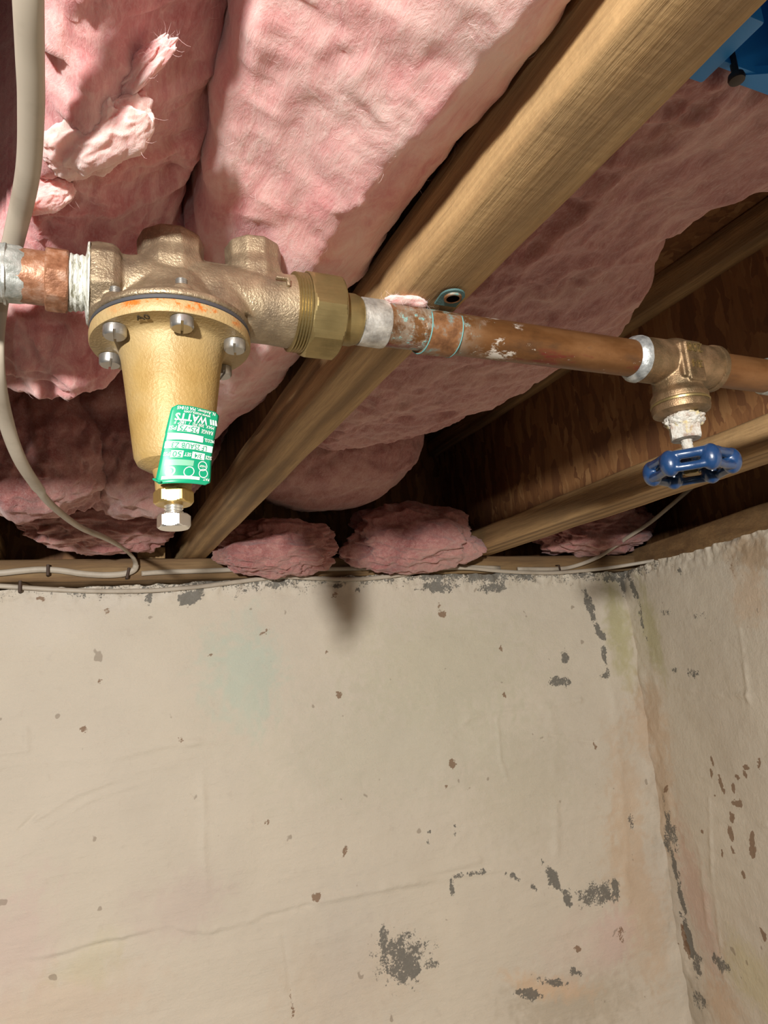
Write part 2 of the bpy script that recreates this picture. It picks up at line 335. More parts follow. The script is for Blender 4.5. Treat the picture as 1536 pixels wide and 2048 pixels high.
# ------------------------------------------------------------------ structure: walls, floor, subfloor, sills
WY = 1.08; CORNER = np.array([.99, WY]); RD = np.array([-.2607, -.9654])
def m_wall():
    m = Mat('painted_masonry', rough=.72)
    tint = m.attr('tint'); dark = m.attr('dark', 'Fac'); brown = m.attr('brown', 'Fac')
    big = m.noise(5, 4, .6); c = m.mix(.5, tint, m.ramp(big, [(.35, (.92, .92, .93, 1)), (.65, (1., 1., .98, 1))]), 'MULTIPLY')
    fine = m.noise(330, 5, .7); mid = m.noise(60, 5, .65)
    c = m.mix(m.math('MULTIPLY', m.ramp(mid, [(.60, 0.), (.72, 1.)]), .12), c, (.36, .28, .22, 1))
    sp = m.ramp(m.noise(42, 2, .5), [(.735, 0.), (.755, 1.)]); c = m.mix(m.math('MULTIPLY', sp, .55), c, (.24, .18, .13, 1))
    f2 = m.math('ADD', m.math('MULTIPLY', fine, .55), m.math('MULTIPLY', mid, .45))
    spk = m.ramp(f2, [(.36, 0.), (.64, 1.)]); dk = m.rng(m.math('SUBTRACT', dark, m.math('MULTIPLY_ADD', spk, .85, .10)), -.10, .06); c = m.mix(m.math('MULTIPLY', dk, .88), c, m.mix(fine, (.085, .08, .068, 1), (.20, .19, .165, 1)))
    br = m.math('MULTIPLY', m.rng(m.math('SUBTRACT', brown, m.math('MULTIPLY_ADD', spk, .6, .2)), -.06, .06), .8); c = m.mix(br, c, (.20, .105, .05, 1))
    m.color(c)
    str_ = m.noise(150, 4, .6, m.mapped((.12, 1, 1), rot=(0, .12, 0))); m.bump(mid, .0024, .5); m.bump(str_, .0014, .55); m.bump(fine, .0009, .55); m.bump(dk, .0015, -.5)
    m.b.inputs['Specular IOR Level'].default_value = .3
    return m.m
WALL = m_wall()
def seg_dist(P, a, b):
    a = np.array(a); b = np.array(b); ab = b - a; t = np.clip(((P - a) @ ab) / (ab @ ab + 1e-12), 0, 1); return np.linalg.norm(P - (a + t[:, None] * ab), axis=1)
def poly_dist(P, pts):
    d = np.full(len(P), 9.)
    for a, b in zip(pts[:-1], pts[1:]): d = np.minimum(d, seg_dist(P, a, b))
    return d
def to_back(u, v): p = at_y(u, v, WY); return (p[0], p[2])
RN = np.array([.9654, -.2607])
def to_right(u, v):
    r = ray(u, v); t = (RN @ CORNER) / (RN @ r[:2]); p = r * t; return (float((p[:2] - CORNER) @ RD), p[2])
PXM = 1 / 1235.
def paint(P, conv, patches):
    """each patch: (u, v, ru, rv, angle deg, strength) in photograph pixels -> soft mask on the wall"""
    M = np.zeros(len(P)); q3 = np.stack([P[:, 0], P[:, 1], 0 * P[:, 0] + 1.7], 1)
    P = P + .0045 * np.stack([fbm(q3, 95, 3), fbm(q3 + 6, 95, 3)], 1) + .0022 * np.stack([fbm(q3 + 2, 300, 2), fbm(q3 + 8, 300, 2)], 1); rg = .5 * fbm(q3 + 3, 120, 3)
    for (u, v, ru, rv, ang, st) in patches:
        c = np.array(conv(u, v)); d = P - c; t = math.radians(ang); x = (d[:, 0] * math.cos(t) - d[:, 1] * math.sin(t)) / (ru * PXM); z = (d[:, 0] * math.sin(t) + d[:, 1] * math.cos(t)) / (rv * PXM)
        M = np.maximum(M, st * smooth01((1.40 + rg - np.sqrt(x * x + z * z)) / 1.1))
    return M
def lines(P, conv, polys):
    H = np.zeros(len(P))
    for pts, w, amp in polys:
        d = poly_dist(P, [conv(*q) for q in pts]); H += amp * np.exp(-(d / (w * 1.25)) ** 2) * np.clip(.55 + 1.1 * fbm(np.stack([P[:, 0], P[:, 1], 0 * d + w * 900], 1), 26, 3), 0, 1.3)
    return H
def axis_pts(lo, a, b, hi, fine):
    return np.concatenate([np.linspace(lo, a, 8)[:-1], np.arange(a, b, fine), np.linspace(b, hi, 6)])
BASE = np.array(srgb(211, 200, 182)[:3])
def wall_mesh(name, S, Z, pos, conv, top, dark, brown, tints, relief, edge_dark, corner_at):
    ns, nz = len(S), len(Z); s, z = np.meshgrid(S, Z, indexing='ij'); s = s.ravel(); z = z.ravel(); P = np.stack([s, z], 1)
    q = np.stack([s, z, 0 * s + (3. if name == 'wall_back' else 9.)], 1)
    tp = top(s) + .0035 * fbm(q * [1, 0, 1], 60, 3)
    zz = z - smooth01((z - .05) / .1) * (np.max(Z) - tp)          # squeeze the upper rows under the ragged top edge
    P2 = np.stack([s, zz], 1)
    H = .0030 * fbm(q, 7, 4) + .0011 * fbm(q * [.5, 1.6, 1], 34, 3) + lines(P2, conv, relief)
    ce = np.exp(-(np.abs(s - corner_at) / .045) ** 2); H += ce * (.006 * fbm(q, 22, 4) + .004)
    H += np.exp(-((tp - zz) / .022) ** 2) * .006 * fbm(q + 4, 70, 3)
    D = paint(P2, conv, dark); B = paint(P2, conv, brown)
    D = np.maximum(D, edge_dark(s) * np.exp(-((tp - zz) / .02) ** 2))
    C = np.tile(BASE, (len(s), 1)); wv = .5 + .5 * fbm(q, 6, 4)
    for (u, v, ru, rv, ang, st, col) in tints:
        w = paint(P2 + .02 * np.stack([fbm(q, 16, 4), fbm(q + 9, 16, 4)], 1), conv, [(u, v, ru, rv, ang, st)])[:, None]; C = C * (1 - w) + np.array(srgb(*col)[:3]) * w
    C = C * (1 + .05 * fbm(q + 2, 11, 4)[:, None])
    V = pos(s, H, zz)
    idx = np.arange(ns * nz).reshape(ns, nz)
    f = np.stack([idx[:-1, :-1], idx[1:, :-1], idx[1:, 1:], idx[:-1, 1:]], -1).reshape(-1, 4)
    last = idx[:, -1]; V = np.concatenate([V, pos(s[last], 0 * s[last] - .22, zz[last])]); ledge = np.arange(len(last)) + ns * nz
    f = np.concatenate([f, np.stack([last[:-1], last[1:], ledge[1:], ledge[:-1]], -1)])
    me = bpy.data.meshes.new(name); me.vertices.add(len(V)); me.vertices.foreach_set('co', V.astype(np.float32).ravel())
    me.loops.add(f.size); me.loops.foreach_set('vertex_index', f.ravel().astype(np.int32)); me.polygons.add(len(f)); me.polygons.foreach_set('loop_start', np.arange(0, f.size, 4, dtype=np.int32))
    me.update(calc_edges=True); me.polygons.foreach_set('use_smooth', [True] * len(f)); me.validate()
    pad = lambda a: np.concatenate([a, a[last]])
    at = me.color_attributes.new('tint', 'FLOAT_COLOR', 'POINT'); at.data.foreach_set('color', np.concatenate([pad(C), np.ones((len(V), 1))], 1).astype(np.float32).ravel())
    for nm, a in (('dark', D), ('brown', B)):
        k = me.attributes.new(nm, 'FLOAT', 'POINT'); k.data.foreach_set('value', pad(a).astype(np.float32))
    me.materials.append(WALL); o = bpy.data.objects.new(name, me); COL.objects.link(o); o['kind'] = 'structure'; return o

ZT = .152
S_b = np.concatenate([np.linspace(-1.2, -.16, 8)[:-1], np.arange(-.16, .985, .0023), [.99, 1.0]])
Z_b = np.concatenate([np.linspace(-1.95, -.66, 6)[:-1], np.arange(-.66, ZT, .0023), [ZT]])
dark_b = [(1120, 1362, 36, 13, 5, .75), (1132, 1315, 13, 22, -10, .7), (1180, 1215, 14, 48, -22, .85), (1200, 1262, 12, 22, -20, .95), (1207, 1310, 7, 26, 0, .8), (1212, 1350, 24, 10, -20, .7),
          (805, 1912, 62, 52, 20, .66), (815, 1935, 40, 30, 10, .80), (860, 1930, 22, 9, 10, .7), (768, 1880, 12, 26, 0, .75), (1105, 1755, 13, 40, -32, 1.), (1135, 1795, 14, 20, -20, .95), (1190, 1788, 52, 26, 8, .72), (1230, 1780, 14, 26, 0, .8),
          (945, 1748, 46, 6, 4, .72), (1025, 1752, 20, 8, 30, .75), (905, 1775, 6, 18, 0, .7), (1070, 1778, 14, 4, 45, .85), (1060, 1990, 36, 12, 18, .74), (1110, 1965, 44, 9, 22, .72), (1150, 1945, 20, 7, 25, .7),
          (375, 1197, 20, 15, 10, .85), (395, 1188, 14, 16, 0, .8), (300, 1196, 8, 14, 0, .7), (560, 1170, 50, 8, 0, .62), (675, 1172, 12, 7, 0, .8), (716, 1178, 8, 6, 0, .75), (880, 1172, 60, 16, 0, .72), (985, 1175, 40, 15, 0, .68),
          (910, 1653, 5, 5, 0, .85), (910, 1668, 5, 6, 0, .85), (858, 1664, 5, 5, 0, .7), (858, 1684, 5, 5, 0, .7), (1250, 1172, 22, 24, 20, .95), (1225, 1158, 40, 9, 0, .8), (1262, 1640, 10, 30, 0, .5)]
brown_b = [(885, 1228, 13, 12, 0, .75), (880, 1210, 6, 14, 0, .6), (530, 1265, 12, 5, -25, .7), (1002, 1296, 7, 9, -20, .75), (420, 1310, 8, 4, 0, .7), (362, 1480, 6, 10, -30, .6), (905, 1527, 10, 12, 30, .75), (680, 1390, 8, 7, 0, .7), (655, 1305, 6, 4, 0, .6), (633, 1795, 10, 9, 0, .7), (1190, 1488, 5, 14, 0, .7), (1155, 1895, 9, 9, 0, .8), (690, 1700, 6, 14, 20, .65), (165, 1457, 7, 8, -30, .7), (200, 1365, 5, 7, 0, .6), (535, 1645, 7, 8, -40, .65), (80, 1198, 10, 5, 0, .7), (215, 1220, 14, 9, -20, .55), (670, 1190, 10, 8, 0, .6), (583, 2005, 4, 28, 0, .55), (1010, 1390, 5, 5, 0, .7), (893, 1575, 5, 5, 0, .7), (1240, 1870, 18, 20, 0, .5)]
tints_b = [(490, 1345, 80, 95, 0, .75, (192, 201, 184)), (900, 1330, 220, 120, 0, .6, (200, 193, 168)), (1050, 1560, 150, 120, 0, .5, (197, 188, 166)), (820, 1480, 300, 110, 0, .45, (199, 193, 171)), (1240, 1260, 34, 130, -8, .85, (186, 178, 138)), (1290, 1440, 60, 80, 0, .8, (207, 184, 158)), (1250, 1600, 46, 150, 0, .7, (207, 184, 158)), (1275, 1780, 62, 190, -6, .85, (207, 184, 158)), (1230, 1880, 60, 55, 0, .7, (210, 180, 170)), (1150, 2010, 150, 60, 10, .55, (176, 162, 140)), (1110, 1975, 110, 22, 20, .8, (214, 184, 152)), (30, 1890, 70, 90, 0, .6, (212, 190, 178)), (370, 1810, 80, 50, 0, .5, (205, 186, 174)), (120, 2010, 150, 50, 0, .5, (208, 187, 165)), (185, 1920, 60, 30, 0, .4, (202, 194, 160)), (700, 1960, 150, 80, 0, .45, (207, 189, 166)), (300, 1185, 240, 18, 0, .6, (214, 204, 190)), (100, 1230, 90, 60, 0, .5, (210, 200, 186)), (690, 1900, 60, 120, 0, .5, (202, 192, 178)), (1180, 1900, 120, 70, 10, .5, (208, 190, 174))]
relief_b = [([(60, 1918), (150, 1895), (250, 1870), (330, 1852), (370, 1858), (420, 1862), (500, 1838), (620, 1805), (720, 1785), (860, 1760), (1000, 1738)], .0035, .0028),
            ([(60, 1924), (150, 1901), (250, 1876), (330, 1858), (420, 1868), (500, 1844), (620, 1811)], .0030, -.0030),
            ([(0, 1532), (110, 1522), (230, 1515), (330, 1490), (480, 1478)], .004, .0022), ([(50, 1460), (54, 1500), (0, 1506)], .003, .0022), ([(52, 1470), (100, 1484)], .004, .002),
            ([(402, 1545), (408, 1620), (405, 1700), (415, 1790)], .004, .0022), ([(565, 1860), (580, 1960), (585, 2040)], .003, -.0018),
            ([(905, 1470), (940, 1435), (990, 1420), (1090, 1412), (1160, 1400)], .004, .0022), ([(995, 1440), (1000, 1520), (1015, 1560)], .003, .0016), ([(1100, 1420), (1110, 1560), (1112, 1700)], .007, .0022), ([(900, 1700), (940, 1650), (1000, 1645)], .004, .002), ([(770, 1770), (860, 1745), (960, 1720)], .005, .0022), ([(1100, 1470), (1190, 1485)], .003, -.002),
            ([(70, 1640), (150, 1590), (260, 1550), (380, 1515)], .0022, .0018), ([(90, 1655), (180, 1600), (300, 1560)], .0022, .0018), ([(40, 1660), (70, 1630)], .002, -.002), ([(260, 1480), (340, 1478)], .002, .0014),
            ([(1210, 1180), (1215, 1300), (1230, 1420), (1245, 1650), (1255, 1800)], .010, .0025)]
def top_b(s): return np.interp(s, [-.2, -.09, .1, .3, .45, .7, .95], [.140, .1415, .1435, .150, .1515, .150, .149])
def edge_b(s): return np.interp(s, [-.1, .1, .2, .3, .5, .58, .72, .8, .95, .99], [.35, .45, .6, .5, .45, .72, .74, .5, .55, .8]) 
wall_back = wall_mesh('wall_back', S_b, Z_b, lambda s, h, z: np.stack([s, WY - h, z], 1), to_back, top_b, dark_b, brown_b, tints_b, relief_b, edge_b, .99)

S_r = np.concatenate([[-.01], np.arange(0, .62, .0023), np.linspace(.62, 1.5, 6)]); Z_r = np.concatenate([np.linspace(-1.95, -.80, 5)[:-1], np.arange(-.80, ZT, .0026), [ZT]])
dark_r = [(1345, 1660, 22, 42, -5, .74), (1338, 1690, 18, 20, 0, .7), (1352, 1735, 12, 40, -8, .9), (1365, 1800, 11, 50, -8, .9), (1378, 1880, 16, 44, -15, 1.), (1395, 1930, 22, 26, 0, .72), (1440, 1926, 34, 16, 0, .72), (1350, 1340, 14, 8, 0, .66), (1385, 1345, 26, 10, 0, .62), (1270, 1180, 12, 28, -20, .95), (1285, 1240, 7, 60, -4, .62), (1395, 1230, 26, 10, 0, .5), (1330, 1225, 26, 8, 0, .5), (1330, 1600, 8, 30, 0, .6), (1400, 2000, 26, 26, 0, .6), (1360, 1140, 10, 12, 0, .65)]
brown_r = [(1425, 1522, 5, 12, -25, 1.), (1423, 1545, 6, 10, 10, 1.), (1443, 1570, 7, 16, -8, 1.), (1467, 1574, 5, 9, 20, 1.), (1475, 1552, 7, 4, 20, 1.), (1492, 1532, 10, 7, -20, 1.), (1491, 1548, 6, 8, -20, .9), (1519, 1525, 5, 12, 10, 1.), (1475, 1608, 18, 8, 0, 1.), (1463, 1633, 9, 9, 0, 1.), (1461, 1664, 8, 18, 0, 1.), (1503, 1690, 9, 26, 18, 1.), (1505, 1670, 10, 6, -30, .9), (1445, 1708, 5, 6, 0, .9), (1466, 1702, 5, 10, -15, .9), (1486, 1750, 6, 11, -15, 1.), (1527, 1868, 7, 12, 0, 1.), (1405, 1664, 5, 6, -30, .8), (1282, 1435, 16, 8, -45, 1.), (1276, 1420, 6, 14, -20, 1.), (1305, 1555, 14, 5, -40, .8), (1335, 1578, 16, 5, -40, .8), (1430, 1591, 4, 4, 0, .9), (1355, 1880, 16, 30, 0, .7), (1470, 1130, 40, 40, 0, .35), (1372, 1880, 8, 40, -8, .9)]
tints_r = [(1300, 1260, 34, 120, -6, .8, (186, 178, 140)), (1310, 1450, 60, 110, -5, .85, (207, 184, 158)), (1330, 1600, 60, 130, 0, .85, (207, 184, 158)), (1400, 1800, 50, 140, -8, .8, (206, 178, 160)), (1500, 1950, 80, 60, 0, .6, (202, 190, 150)), (1450, 2020, 60, 60, 0, .7, (206, 178, 150)), (1450, 1440, 120, 200, 0, .4, (193, 180, 162)), (1500, 1100, 70, 40, 0, .7, (168, 138, 104)), (1500, 1190, 50, 60, 0, .6, (210, 184, 156)), (1390, 2000, 60, 60, 0, .6, (176, 164, 146))]
relief_r = [([(1350, 1375), (1440, 1390), (1536, 1392)], .004, .0022), ([(1420, 1600), (1425, 1750), (1440, 1900)], .004, .002), ([(1400, 1700), (1415, 1850), (1450, 1960)], .006, .0018), ([(1310, 1300), (1325, 1500), (1345, 1650)], .012, .003), ([(1480, 1260), (1500, 1400)], .004, .002), ([(1440, 1640), (1536, 1650)], .003, .002)]
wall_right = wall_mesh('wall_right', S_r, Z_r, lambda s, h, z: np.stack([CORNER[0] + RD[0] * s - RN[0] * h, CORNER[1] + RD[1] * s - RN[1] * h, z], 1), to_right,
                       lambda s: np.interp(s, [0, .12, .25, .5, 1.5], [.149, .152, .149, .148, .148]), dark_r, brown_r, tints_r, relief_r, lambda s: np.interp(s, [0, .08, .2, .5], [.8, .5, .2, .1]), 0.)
# floor of the basement and the underside of the floor above
FLOORM = Mat('concrete', (.12, .11, .10, 1), .85); FLOORM.bump(FLOORM.noise(30, 5), .003); FLOORM = FLOORM.m
tag(G().add(*box(-2.2, 1.4, -2.4, 1.35, -2.0, -1.95)).build('floor', FLOORM), kind='structure')
ceil = tag(G().add(*box(-2.2, 1.5, -2.4, 1.40, .4385, .456)).build('ceiling', OSB_D), kind='structure')

def wobble_box(x0, x1, y0, y1, z0, z1, along, amp=.0012, step=.02, r=.003, seed=0.):
    """long piece of lumber: rounded corners, slightly wavering edges"""
    L0, L1 = (y0, y1) if along == 'y' else (x0, x1); n = max(2, int((L1 - L0) / step)); v = []; f = []
    a0, a1 = (x0, x1) if along == 'y' else (y0, y1)
    ring = []
    for (ca, cz, st) in ((a1 - r, z1 - r, 0), (a0 + r, z1 - r, 90), (a0 + r, z0 + r, 180), (a1 - r, z0 + r, 270)):
        for k in range(4):
            t = math.radians(st + k * 30); ring.append((ca + r * math.cos(t), cz + r * math.sin(t)))
    m = len(ring)
    for i in range(n + 1):
        L = L0 + (L1 - L0) * i / n
        q = np.array([[L * 1.0, a * 6, z * 6 + seed] for a, z in ring]); da = amp * fbm(q, 12, 2); dz = amp * fbm(q + 5, 12, 2)
        for k, (a, z) in enumerate(ring):
            v.append((a + da[k], L, z + dz[k]) if along == 'y' else (L, a + da[k], z + dz[k]))
    for i in range(n):
        for k in range(m):
            k2 = (k + 1) % m; f.append((i * m + k, i * m + k2, (i + 1) * m + k2, (i + 1) * m + k))
    f.append(tuple(range(m))[::-1]); f.append(tuple(range(n * m, (n + 1) * m)))
    return v, f
HB = .185                                           # underside of the joists
sill = tag(mesh('sill_plate', *wobble_box(-1.2, 1.05, 1.087, 1.225, .1525, .1845, 'x', seed=2.), W_S, auto=50), 'weathered brown timber sill plate lying along the top of the back wall', 'sill plate')
# sill on the right wall, parallel with it
g = G(); vv, ff = wobble_box(-.09, 1.2, -.14, 0., .1535, .195, 'x', seed=5.)
R2 = [(CORNER[0] + .035 + RD[0] * p[0] - .2607 * 0 - RN[0] * p[1], CORNER[1] + RD[1] * p[0] - RN[1] * p[1], p[2]) for p in vv]
tag(mesh('sill_plate', R2, ff, m_wood('wood_sill_side', (.34, .20, .085, 1), (.25, .14, .055, 1), (.12, .06, .025, 1), wv=.05), auto=50), 'dark timber sill plate on top of the right wall by the corner', 'sill plate')

def joist(xl, xr, y0, y1, label, seed, wood=None):
    xc = (xl + xr) / 2; t = thing('floor_joist', label, 'joist', (xc, y0, HB), 'wooden floor joists overhead')
    mesh('bottom_flange', *wobble_box(xl, xr, y0, y1, HB, HB + .038, 'y', seed=seed), wood or W_A, t, auto=50)
    G().add(*box(xc - .005, xc + .005, y0, y1, HB + .034, .404)).build('web', OSB, t)
    mesh('top_flange', *wobble_box(xl, xr, y0, y1, .402, .438, 'y', seed=seed + 3), wood or W_A, t, auto=50)
    return t
joist(.151, .188, -1.1, 1.185, 'long pale timber joist crossing the middle above the copper pipe', 1.)
joist(.638, .692, -1.1, 1.185, 'brown timber joist with chipboard web behind the blue handwheel', 4.)
joist(-.128, -.092, .52, 1.185, 'timber joist just showing at the left edge above the sill', 7.)
rim = tag(G().add(*box(-1.2, 1.6, 1.19, 1.215, .186, .438)).build('rim_board', OSB_D), 'dark chipboard rim board closing the joist bays above the sill', 'board')
rv = [(CORNER[0] + .12 + RD[0] * a + RN[0] * b_, CORNER[1] + RD[1] * a + RN[1] * b_, z) for z in (.196, .438) for b_ in (0, .02) for a in (-.085, 1.3)]
tag(mesh('rim_board', rv, [(0, 1, 3, 2), (4, 6, 7, 5), (0, 4, 5, 1), (2, 3, 7, 6), (0, 2, 6, 4), (1, 5, 7, 3)], OSB_D, smooth=False), 'dark chipboard rim board above the right wall sill', 'board')
G().add(*box(.088, .128, 1.100, 1.135, .1865, .204, .001)).build('wood_block', W_A); tag(bpy.data.objects['wood_block'], 'small pale wood block on the sill beside the middle joist', 'wood block')

# ------------------------------------------------------------------ pink fibreglass insulation
def inside_dist(X, Y, poly):
    P = np.stack([X, Y], 1); pts = [np.array(p) for p in poly] + [np.array(poly[0])]; d = poly_dist(P, pts)
    c = np.zeros(len(X), bool)
    for a, b in zip(pts[:-1], pts[1:]):
        with np.errstate(divide='ignore', invalid='ignore'):
            hit = ((a[1] > Y) != (b[1] > Y)) & (X < (b[0] - a[0]) * (Y - a[1]) / (b[1] - a[1] + 1e-15) + a[0])
        c ^= hit
    return np.where(c, d, -d)
def np_mesh(name, V, f, mat, parent=None):
    me = bpy.data.meshes.new(name); k = f.shape[1]; me.vertices.add(len(V)); me.vertices.foreach_set('co', V.astype(np.float32).ravel())
    me.loops.add(f.size); me.loops.foreach_set('vertex_index', f.ravel().astype(np.int32)); me.polygons.add(len(f)); me.polygons.foreach_set('loop_start', np.arange(0, f.size, k, dtype=np.int32))
    me.update(calc_edges=True); me.polygons.foreach_set('use_smooth', [True] * len(f)); me.validate(); me.materials.append(mat)
    o = bpy.data.objects.new(name, me); link(o, parent); return o
def fibres(V, N, count, parent, lmin=.0015, lmax=.0055, width=.000035, seed=1, wild=.7):
    """loose glass strands standing off the surface, thin three-segment ribbons"""
    r = np.random.default_rng(seed); i = r.integers(0, len(V), count); p = V[i]; n = N[i]; d = r.normal(size=(count, 3)); d -= (d * n).sum(1)[:, None] * n * .8; d /= np.linalg.norm(d, axis=1)[:, None]
    L = r.uniform(lmin, lmax, count)[:, None]; bend = r.normal(size=(count, 3)) * .35 * wild
    side = np.cross(d, r.normal(size=(count, 3))); side /= np.linalg.norm(side, axis=1)[:, None]; side *= width
    out = []
    for t in (0, .35, .7, 1.):
        c = p + L * (d * t + n * (.45 * math.sin(t * 2.2) * wild) + bend * t * t * .6) - n * .001; w = 1 - .7 * t; out += [c - side * w, c + side * w]
    A = np.stack(out, 1).reshape(-1, 3); b = (np.arange(count) * 8)[:, None]
    f = np.concatenate([b + np.array([[2 * k, 2 * k + 1, 2 * k + 3, 2 * k + 2]]) for k in range(3)])
    o = np_mesh('loose_fibres', A, f, FIBRE, parent); o['kind'] = 'stuff'; return o
def batt(label, poly, zfun, res, seed, mat=PINK, ztop=.434, rr=.03, amp=(.012, .006, .0022), nf=900, edge=.008):
    poly = [np.array(p, float) for p in poly]; A = np.array(poly); x0, y0 = A.min(0) - .012; x1, y1 = A.max(0) + .012
    X, Y = np.meshgrid(np.arange(x0, x1, res), np.arange(y0, y1, res), indexing='ij'); sh = X.shape; X = X.ravel(); Y = Y.ravel()
    q = np.stack([X, Y, 0 * X + seed], 1); wq = q + .02 * np.stack([fbm(q + 3, 14, 3), fbm(q + 8, 14, 3), 0 * X], 1)
    d = inside_dist(X, Y, poly) + edge * fbm(q + 5, 30, 4)
    z = zfun(X, Y) - amp[0] * fbm(wq * [1, .6, 1], 11, 4) - amp[1] * fbm(wq, 34, 4, ridge=True) - amp[2] * fbm(wq * [1, .5, 1], 140, 3)
    t = np.clip(d / rr, 0, 1); z = z + rr * (1 - np.sqrt(1 - (1 - t) ** 2)) * 1.2
    out = smooth01(-d / .006); z = z + (ztop - z) * out; z = np.minimum(z, ztop)
    V = np.stack([X, Y, z], 1); idx = np.arange(len(X)).reshape(sh); f = np.stack([idx[:-1, :-1], idx[:-1, 1:], idx[1:, 1:], idx[1:, :-1]], -1).reshape(-1, 4)
    keep = (d[f] > -.008).any(1); f = f[keep]; use = np.unique(f); m = np.full(len(X), -1); m[use] = np.arange(len(use)); V2 = V[use]; f = m[f]
    c = A.mean(0); zc = float(z[d > 0].mean()); t_ = thing('insulation_batt', label, 'insulation', (float(c[0]), float(c[1]), zc), 'pink fibreglass insulation between the joists')
    o = np_mesh('blanket', V2, f, mat, t_)
    gz = np.gradient(z.reshape(sh), res); nx = gz[0].ravel()[use]; ny = gz[1].ravel()[use]; N = np.stack([nx, ny, -np.ones_like(nx)], 1); N /= np.linalg.norm(N, axis=1)[:, None]
    ok = (d[use] > -.002); fibres(V2[ok], N[ok], nf, t_, seed=int(seed * 10)); return t_
def tuft(label, c, r, seed, mat=PINK, amp=.22, sub=6, nf=400, fr=1., squash=None):
    bm = bmesh.new(); bmesh.ops.create_icosphere(bm, subdivisions=sub, radius=1); bm.verts.index_update()
    U = np.array([q.co[:] for q in bm.verts]); f = np.array([[q.index for q in p.verts] for p in bm.faces]); bm.free()
    # squarish lump: batts tear into blocky pieces
    sq = np.sign(U) * np.abs(U) ** .9; sq /= (np.abs(sq) ** 2.3).sum(1)[:, None] ** (1 / 2.3)
    q = sq * 1. + seed * 3.7; w = q + .25 * np.stack([fbm(q + 1, 1.6, 3), fbm(q + 4, 1.6, 3), fbm(q + 9, 1.6, 3)], 1)
    k = 1 + amp * fbm(w, 1.5 * fr, 4) + amp * .26 * fbm(w, 3.2 * fr, 3, ridge=True) + amp * .08 * fbm(w, 14 * fr, 3)
    V = np.array(c) + sq * k[:, None] * np.array(r)
    if squash is not None: V = squash(V)
    t_ = thing('insulation_batt', label, 'insulation', tuple(map(float, c)), 'pink fibreglass insulation between the joists'); np_mesh('blanket', V, f, mat, t_)
    N = sq / np.array(r); N /= np.linalg.norm(N, axis=1)[:, None]; fibres(V, N, nf, t_, seed=int(seed * 10) + 1); return t_
def lump(X, Y, x, y, rx, ry, a): return -a * np.exp(-((X - x) / rx) ** 2 - ((Y - y) / ry) ** 2)

# left batt: hangs lowest at its left, recedes toward the seam; crumpled fold near the camera
def z_left(X, Y):
    z = .207 + .55 * np.clip(X - .0, 0, 1) + .25 * np.clip(-.03 - X, 0, 1) + .02 * smooth01((Y - .36) / .1)
    z += -.040 * np.exp(-((Y - .43) / .05) ** 2) * smooth01((.055 - X) / .04)
    z += lump(X, Y, .006, .225, .020, .028, .013) + lump(X, Y, -.012, .265, .012, .012, .007) + lump(X, Y, -.005, .40, .035, .05, .012)
    return z
left_batt = batt('pink insulation batt with a crumpled fold at the upper left beside the white cable', [(-.016, -.25), (.048, -.25), (.050, .20), (.052, .33), (.045, .46), (.01, .49), (-.05, .48), (-.15, .47), (-.15, .37), (-.045, .36), (-.020, .30)], z_left, .0022, 1.3, PINK3, amp=(.009, .010, .0020), nf=1500, rr=.012)  # drooping rear end carried left out of view to shade the pieces behind
def flap(name, uvz, r, ang, seed, tilt=0.):
    c = at_z(*uvz); bm = bmesh.new(); bmesh.ops.create_icosphere(bm, subdivisions=6, radius=1); bm.verts.index_update()
    U = np.array([q.co[:] for q in bm.verts]); f = np.array([[q.index for q in p.verts] for p in bm.faces]); bm.free()
    q = U + seed * 3.1; w = q + .35 * np.stack([fbm(q + 1, 1.3, 3), fbm(q + 4, 1.3, 3), fbm(q + 9, 1.3, 3)], 1)
    V = U * (1 + .42 * fbm(w, 1.2, 3) + .05 * fbm(w, 4, 3, ridge=True) + .02 * fbm(w, 12, 3))[:, None] * np.array(r); ca, sa = math.cos(ang), math.sin(ang)
    V = np.stack([V[:, 0] * ca - V[:, 1] * sa, V[:, 0] * sa + V[:, 1] * ca, V[:, 2] - tilt * V[:, 0]], 1) + c
    np_mesh(name, V, f, PINK, left_batt); N = U / np.array(r); N /= np.linalg.norm(N, axis=1)[:, None]; fibres(V, N, 500, left_batt, .001, .005, seed=int(seed * 10))
flap('folded_flap', (190, 268, .1995), (.027, .0125, .0105), -1.05, 2.3)
flap('folded_flap', (262, 150, .2065), (.026, .0040, .0055), -1.1, 3.6)
flap('folded_flap', (88, 388, .201), (.013, .007, .007), -.7, 4.4)
# main batt: smooth bright flank, ridge near the middle joist, then turning up into shade
def z_main(X, Y):
    xr = np.interp(Y, [-.3, .14, .27, .40, .7], [.130, .126, .108, .112, .105])
    z = .199 + .30 * np.clip(xr - X, 0, 1) + .42 * np.clip(X - xr, 0, 1) + .012 * smooth01((Y - .42) / .15)
    return z
batt('large smooth pink insulation batt filling the bay left of the middle joist', [(.046, -.25), (.1495, -.25), (.1495, .30), (.148, .56), (.118, .64), (.07, .62), (.050, .46), (.052, .33), (.048, .20)], z_main, .0022, 5.1, amp=(.0065, .0020, .0008), nf=3000, rr=.010)
batt('unseen pink insulation batt added beyond the left edge to block bulb light', [(-.36, -.25), (-.062, -.25), (-.058, .22), (-.085, .30), (-.36, .30)], lambda X, Y: .206 + 0 * X, .004, 6.6, PINK_SHADE, nf=200)  # out of view, added to keep bulb light out of the gap
batt('shade-tinted pink insulation deep in the gap at the upper left edge', [(-.056, -.25), (-.022, -.25), (-.022, .28), (-.056, .28)], lambda X, Y: .30 + 0 * X, .004, 7.7, PINK_SHADE, nf=100)
